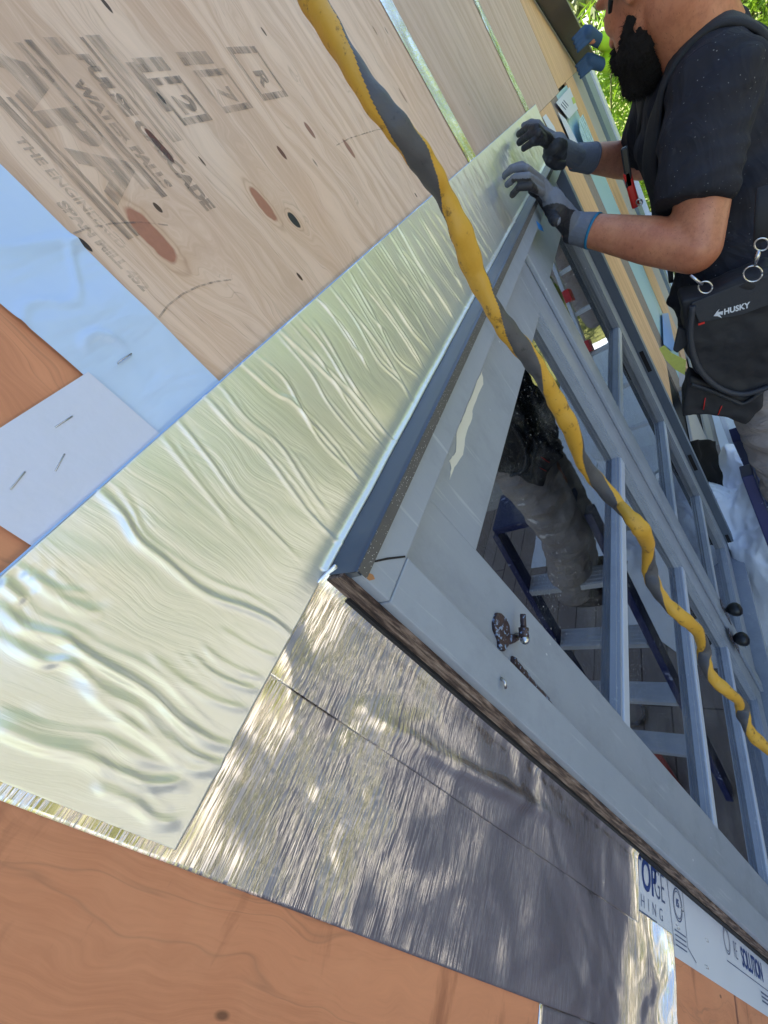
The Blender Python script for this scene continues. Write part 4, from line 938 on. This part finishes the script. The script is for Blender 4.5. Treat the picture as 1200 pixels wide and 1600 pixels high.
# lettering on the flap
o_, xr = pk(1131,491.5,XP-.0055), None
ux = (pk(1172,480,XP-.0055)-pk(1131,491.5,XP-.0055)); Lw = ux.length; ux.normalize(); uy = (pk(1130,480,XP-.0055)-pk(1131,491.5,XP-.0055)); uy = (uy-ux*uy.dot(ux)).normalized()
v_, f_ = text_mesh('HUSKY', .0165, o_, ux, uy, 1.0, .0006); ww = max((p-o_).dot(ux) for p in v_); k_ = Lw/ww
v_ = [o_+ux*((p-o_).dot(ux)*k_)+uy*((p-o_).dot(uy)) for p in v_]
b = MB(); b.add(v_, f_); lg = [(1115,494),(1120,487),(1124,483),(1122,488),(1130,486),(1129,492),(1124,491),(1128,497),(1121,494)]
b.prism([pk(x, y, XP-.006) for x, y in lg], (.0006, 0, 0)); b.build('logo_lettering', simple('white_print', 'd5dae0', .6), flap, fix=False)
# clips and rings
def ringp(c, r, a, bb, mat, par, nm='d_ring', k=1.0):
    b = MB(); b.tube([c + a*r*math.cos(t) + bb*r*k*math.sin(t) for t in np.linspace(0, 2*math.pi, 25)], .0016, 8); b.build(nm, mat, par)
a1 = (pk(1110,446)-pk(1095,446)).normalized(); b1 = (pk(1095,430)-pk(1095,446)).normalized()
ringp(pk(1102,449,XP-.010), .012, a1, b1, M_['steel'], belt, 'd_ring', 1.0)
b = MB(); b.tube([pk(1079,430,XP-.012), pk(1097,445,XP-.012)], [.0022, .0032], 8); b.build('snap_hook', M_['steel'], belt)
ringp(pk(1176,428,XP-.014), .015, a1, b1, M_['steel'], belt); ringp(pk(1190,382,XP-.014), .011, a1, b1, M_['steel'], belt)
b = MB(); b.tube([pk(1186,391,XP-.014), pk(1183,402,XP-.016), pk(1180,415,XP-.014)], [.003, .0042, .003], 8); b.build('snap_hook', M_['steel'], belt)
b = MB(); q = [pk(1196,290,XP+.02), pk(1193,330,XP+.005), pk(1191,378,XP-.010)]; padstrap('webbing', q, .026, .004, M_['strap'], belt, [(-1,0,0)]*3)
b = MB(); b.prism([pk(x, y, XP+.02) for x, y in ((1060,512),(1086,520),(1080,536),(1058,552),(1052,548))], (.01,0,0)); b.build('side_loop', M_['pouch2'], belt, .002)
# red handled knife clipped on his chest
kf = empty('utility_knife', zc(1.36,-.19,-.32), 'red handled knife clipped on the worker\'s chest strap', 'knife')
b = MB(); b.bar(PX(979,268,1.30), PX(994,324,1.30), .014, .016); b.build('handle', M_['red'], kf, .004)
b = MB(); b.bar(PX(975,230,1.30), PX(984,292,1.30), .014, .014); b.build('clip', M_['blackmetal'], kf, .003)
b = MB(); ringp(PX(999,316,1.29), .006, a1, b1, M_['steel'], kf, 'key_ring')

# second worker, mostly hidden
w2 = empty('person', (4.6, -.5, 1.0), 'second worker in lime sleeves behind the bearded one, holding up dark metal', 'person')
H2 = zc(4.62,-.58,.02)
A1, B1 = PX(946,66,4.45), PX(922,58,4.28); A2, B2 = PX(950,101,4.45), PX(926,97,4.40)
blob('body', [('e', H2+Vector((0,0,.05)), (.085,.10,.12)), ('c', H2+Vector((0,-.02,-.05)), .055, zc(4.62,-.6,-.22), .07), ('c', zc(4.62,-.6,-.3), .14, zc(4.6,-.6,-.9), .13), ('c', A1, .035, B1, .03), ('c', A2, .035, B2, .03), ('c', zc(4.52,-.58,-.9), .09, zc(4.52,-.55,-1.65), .06), ('c', zc(4.70,-.58,-.9), .09, zc(4.70,-.55,-1.65), .06),
   ('e', H2+Vector((0,.10,.03)), (.012,.02,.02))], M_['skin'], w2, .012, 4)
blob('long_sleeved_shirt', [('c', zc(4.62,-.6,-.32), .165, zc(4.6,-.6,-.85), .15), ('c', zc(4.45,-.6,-.25), .08, zc(4.80,-.6,-.25), .08), ('c', zc(4.42,-.6,-.22), .07, zc(4.40,-.42,-.16), .055), ('c', zc(4.40,-.42,-.16), .055, A1, .046), ('f', zc(4.42,-.35,-.10), .05, PX(936,64,4.38), .042), ('c', zc(4.80,-.6,-.22), .07, zc(4.72,-.40,-.28), .055), ('c', zc(4.72,-.40,-.28), .055, A2, .046), ('f', zc(4.60,-.32,-.2), .05, PX(940,101,4.42), .042)], M_['neon'], w2, .010, 4, disp=lambda c, n: .006*noise.noise(c*14))
blob('trousers', [('c', zc(4.52,-.6,-.92), .12, zc(4.52,-.55,-1.7), .08), ('c', zc(4.70,-.6,-.92), .12, zc(4.70,-.55,-1.7), .08)], M_['pants'], w2, .014, 3)
bl = simple('blue_work_glove', '2b4a6b', .7)
for (A_, B_, s_) in ((PX(936,64,4.38), PX(918,52,4.26), 1), (PX(940,101,4.42), PX(922,95,4.38), 1)):
    pr = [('c', A_, .034, B_, .038)]
    for k in range(4): o_ = Vector((0, 0, .024*k-.036)); q = B_+o_+Vector((-.03,.03,0)); pr += [('c', B_+o_, .014, q, .012), ('c', q, .012, q+Vector((-.02,.045,0)), .010)]
    pr.append(('c', B_, .015, B_+Vector((.01,.06,.03)), .012)); blob('glove', pr, bl, w2, .006, 3)
blob('hair', [('e', H2+Vector((0,-.01,.09)), (.092,.105,.105))], M_['hair'], w2, .010, 2)
# the dark metal channel he holds
ch = empty('metal_channel', zc(4.2,-.05,.25), 'long dark bronze metal channel held slanting against the wall by the second worker', 'metal channel')
e0, e1 = Vector((3.05,0,.66+CH)), Vector((4.93,0,-.015+CH)); dd = (e1-e0).normalized(); nn = Vector((-dd.z, 0, dd.x)); nn = nn if nn.z > 0 else -nn
b = MB(); y0_, y1_ = -.012, -.115
b.prism([e0+Vector((0,y0_,0)), e0+Vector((0,y1_,0)), e0+Vector((0,y1_,0))+nn*.003, e0+Vector((0,y0_,0))+nn*.003], e1-e0); b.build('web', M_['bronze'], ch)
b = MB(); b.prism([e0+Vector((0,y1_-.003,0)), e0+Vector((0,y1_,0)), e0+Vector((0,y1_,0))+nn*.07, e0+Vector((0,y1_-.003,0))+nn*.07], e1-e0); b.build('front_flange', M_['bronze'], ch)
b = MB(); b.prism([e0+Vector((0,y0_,0)), e0+Vector((0,y0_+.003,0)), e0+Vector((0,y0_+.003,0))+nn*-.03, e0+Vector((0,y0_,0))+nn*-.03], e1-e0); b.build('rear_flange', M_['tar'], ch)

# ---------------------------------------------------------------- twisted yellow and black cord in front of everything
cp = [(462,-60,38),(489,0,39),(535,80,39),(580,150,39),(625,205,38),(665,258,36),(697,310,34),(722,365,33),(741,425,31),(767,477,30),(793,517,29),(825,555,28),(850,592,27),(872,632,26),(892,672,25),(908,718,23),(932,750,22),(966,788,22),(986,808,23),(1003,830,23),(1012,856,21),(1014,886,20),(1022,914,20),(1041,941,20),(1068,966,20),(1088,985,19),(1099,1010,18),(1101,1034,18),(1113,1058,18),(1137,1081,18),(1157,1099,17),(1163,1124,17),(1176,1148,17),(1198,1170,17),(1225,1190,17),(1260,1215,17)]
pts = over([PT(x, y, 650*.0165/w) for x, y, w in cp], 30)
b = MB(); NT_ = 72; CAMP = Vector((0, -D, CH))
KEY = [(-3.5, -1), (4.4, 0), (10.7, 1), (16, 2), (21.7, 3), (26.7, 4), (30.6, 5), (34, 6)]   # where the dark wrap comes round
vs_ = []; mats_ = []; N_ = len(pts); fr_a = (pts[1]-pts[0]).orthogonal().normalized()
for i, p in enumerate(pts):
    t = (pts[min(i+1, N_-1)]-pts[max(i-1, 0)]).normalized(); fr_a = (fr_a-t*fr_a.dot(t)).normalized(); bb_ = t.cross(fr_a)
    cd = CAMP-p; base = math.atan2(cd.dot(bb_), cd.dot(fr_a)); turn = float(np.interp(i/30, [k for k, v in KEY], [v for k, v in KEY])); ph = base + 2*math.pi*turn
    for k in range(NT_):
        th = 2*math.pi*k/NT_; r_ = .0088*(1+.05*math.sin(i*.28)+.04*math.sin(i*.092)); q = th-ph
        rr_ = r_*(1-.22*math.cos(q)**2) * (1 + (.05 if math.cos(q) > math.cos(1.12) else 0))
        vs_.append(p + (fr_a*math.cos(th)+bb_*math.sin(th))*rr_)
        mats_.append(1 if math.cos(q+2*math.pi/NT_/2) > math.cos(1.12+.07*math.sin(i*.06)) else 0)
b.add(vs_, [(i*NT_+k, i*NT_+(k+1)%NT_, (i+1)*NT_+(k+1)%NT_, (i+1)*NT_+k) for i in range(N_-1) for k in range(NT_)], 0, True); b.m = mats_[:(N_-1)*NT_]
b.add([], [tuple(range(NT_)), tuple(range((N_-1)*NT_, N_*NT_))]) if False else None
cord = tag(b.build('air_hose', [M_['yellow'], M_['cordblack']]), 'dirty yellow hose spirally wrapped in black hanging across in front of the window', 'hose')

# ---------------------------------------------------------------- garden
def leaves(n, cen, rad, ln_, wd, seed, clump=60):
    rg = np.random.default_rng(seed); cl = rg.normal(size=(clump, 3)); cl /= np.linalg.norm(cl, axis=1)[:, None]; cl *= rg.uniform(.25, 1, (clump, 1))**.5
    cl = cl*np.array(rad)+np.array(cen); idx = rg.integers(0, clump, n); c = cl[idx] + rg.normal(size=(n, 3))*np.array(rad)*.16
    d = rg.normal(size=(n, 3)); d[:, 2] -= .3; d /= np.linalg.norm(d, axis=1)[:, None]; s_ = np.cross(d, rg.normal(size=(n, 3))); s_ /= np.linalg.norm(s_, axis=1)[:, None]
    L = ln_*rg.uniform(.6, 1.3, (n, 1)); Wd = wd*rg.uniform(.7, 1.2, (n, 1)); up = np.cross(d, s_)
    a = c; m1 = c+d*L*.45+s_*Wd/2+up*L*.05; m2 = c+d*L*.45-s_*Wd/2+up*L*.05; t = c+d*L
    v = np.stack([a, m1, t, m2], 1).reshape(-1, 3); v[:, 2] = np.maximum(v[:, 2], .02); f = [(4*i, 4*i+1, 4*i+2, 4*i+3) for i in range(n)]
    return v, f
def bush(name, cen, rad, n, ln_, wd, mat, label, cat, group, seed, stems=6, bark='stem'):
    r = empty(name, (cen[0], cen[1], 0), label, cat, group); v, f = leaves(n, cen, rad, ln_, wd, seed)
    b = MB(); b.add(v.tolist(), f); b.build('crown', mat, r, fix=False); rg = random.Random(seed)
    b = MB()
    for i in range(stems):
        a = Vector((cen[0]+rg.uniform(-.3,.3)*rad[0], cen[1]+rg.uniform(-.3,.3)*rad[1], 0)); t = Vector((cen[0]+rg.uniform(-.8,.8)*rad[0], cen[1]+rg.uniform(-.8,.8)*rad[1], cen[2]+rad[2]*.7))
        w_ = .02 if bark == 'stem' else .10/math.sqrt(stems); b.tube([a, a.lerp(t, .5)+Vector((rg.uniform(-.1,.1), rg.uniform(-.1,.1), 0)), t], [w_, w_*.7, w_*.3], 8)
    b.build('trunk' if bark != 'stem' else 'stems', M_[bark], r)
G = 'bamboo like shrubs past the house corner'
bush('bamboo_shrub', (8.3,.6,1.7), (1.2,1.2,1.7), 5200, .22, .035, M_['leaf'], 'nearest sunlit bamboo like shrub past the white corner board', 'shrub', G, 1, 10)
bush('bamboo_shrub', (9.8,-1.1,1.9), (1.4,1.2,2.0), 5200, .24, .04, M_['leaf'], 'sunlit bamboo like shrub behind the worker\'s beard', 'shrub', G, 2, 10)
bush('bamboo_shrub', (11.0,1.6,2.2), (1.6,1.6,2.3), 5000, .26, .045, M_['leaf'], 'tall bamboo like shrub farthest past the house corner', 'shrub', G, 3, 10)
bush('garden_tree', (14.5,-2.5,3.4), (3,3,3), 7000, .25, .12, M_['leaf2'], 'broad dark garden tree far behind the two workers', 'tree', None, 4, 5, 'bark')
bush('garden_tree', (15,3.5,3.6), (3,3,3.2), 7000, .25, .12, M_['leaf2'], 'tall dark garden tree behind the bamboo like shrubs', 'tree', None, 5, 5, 'bark')
for i, (c_, r_, lb_) in enumerate((((9.5,-6,3.2),(2.6,2.0,2.9),'nearest sunlit yellow green tree on the lawn, seen in the silver tape'),((14,-9.5,4),(3.6,2.6,3.8),'big yellow green tree at the far corner of the lawn'),((5.6,-8.8,3.2),(2.2,1.4,3.0),'yellow green tree on the lawn opposite the window'))):
    bush('lawn_tree', c_, r_, 9000, .26, .14, M_['leaf3'], lb_, 'tree', 'lawn trees', 40+i, 5, 'bark')
HG = 'hedge shrubs along the garden edge'
for i, (x, y, h) in enumerate(((-3.5,-7.2,2.4),(-.8,-7.6,2.8),(2.2,-7.3,2.2),(5.2,-7.8,3.2),(8.4,-7.2,2.6),(11.5,-6.2,3.0))):
    bush('hedge_shrub', (x, y, h/2), (1.7,.9,h/2), 2600, .2, .10, M_['leaf2'], ['rounded hedge shrub at the left end of the hedge','second hedge shrub from the left','low hedge shrub opposite the window','tallest hedge shrub, seen only in reflections','hedge shrub opposite the far house corner','last hedge shrub of the row by the garden trees'][i], 'hedge shrub', HG, 20+i, 4, 'bark')
nb = empty('neighbour_house', (2, -13, 0), 'beige neighbouring house across the lawn', 'building')
b = MB(); b.box((-8,-17,0), (9,-12,3.6)); b.build('walls', M_['beige'], nb)
b = MB(); b.add([(-8.4,-11.7,3.6),(9.4,-11.7,3.6),(9.4,-14.5,5.4),(-8.4,-14.5,5.4),(-8.4,-17.3,3.6),(9.4,-17.3,3.6)], [(0,1,2,3),(3,2,5,4),(0,3,4),(1,5,2),(0,4,5,1)]); b.build('roof', M_['shingle'], nb)
for x in (-5, -1, 4): b = MB(); b.box((x,-11.98,1), (x+1.5,-11.95,2.3)); b.build('window', M_['dark'], nb)
sh = empty('shed', (9.5, -2.9, 0), 'pale grey shed behind the worker\'s shoulder', 'shed')
b = MB(); b.box((8.6,-4.2,0), (10.6,-1.9,2.1)); b.build('walls', M_['grey_trim'], sh)
b = MB(); b.add([(8.4,-4.4,2.1),(10.8,-4.4,2.1),(10.8,-1.7,2.1),(8.4,-1.7,2.1),(8.4,-3.05,2.75),(10.8,-3.05,2.75)], [(0,1,5,4),(2,3,4,5),(0,4,3),(1,2,5),(0,3,2,1)]); b.build('roof', M_['white_trim'], sh)
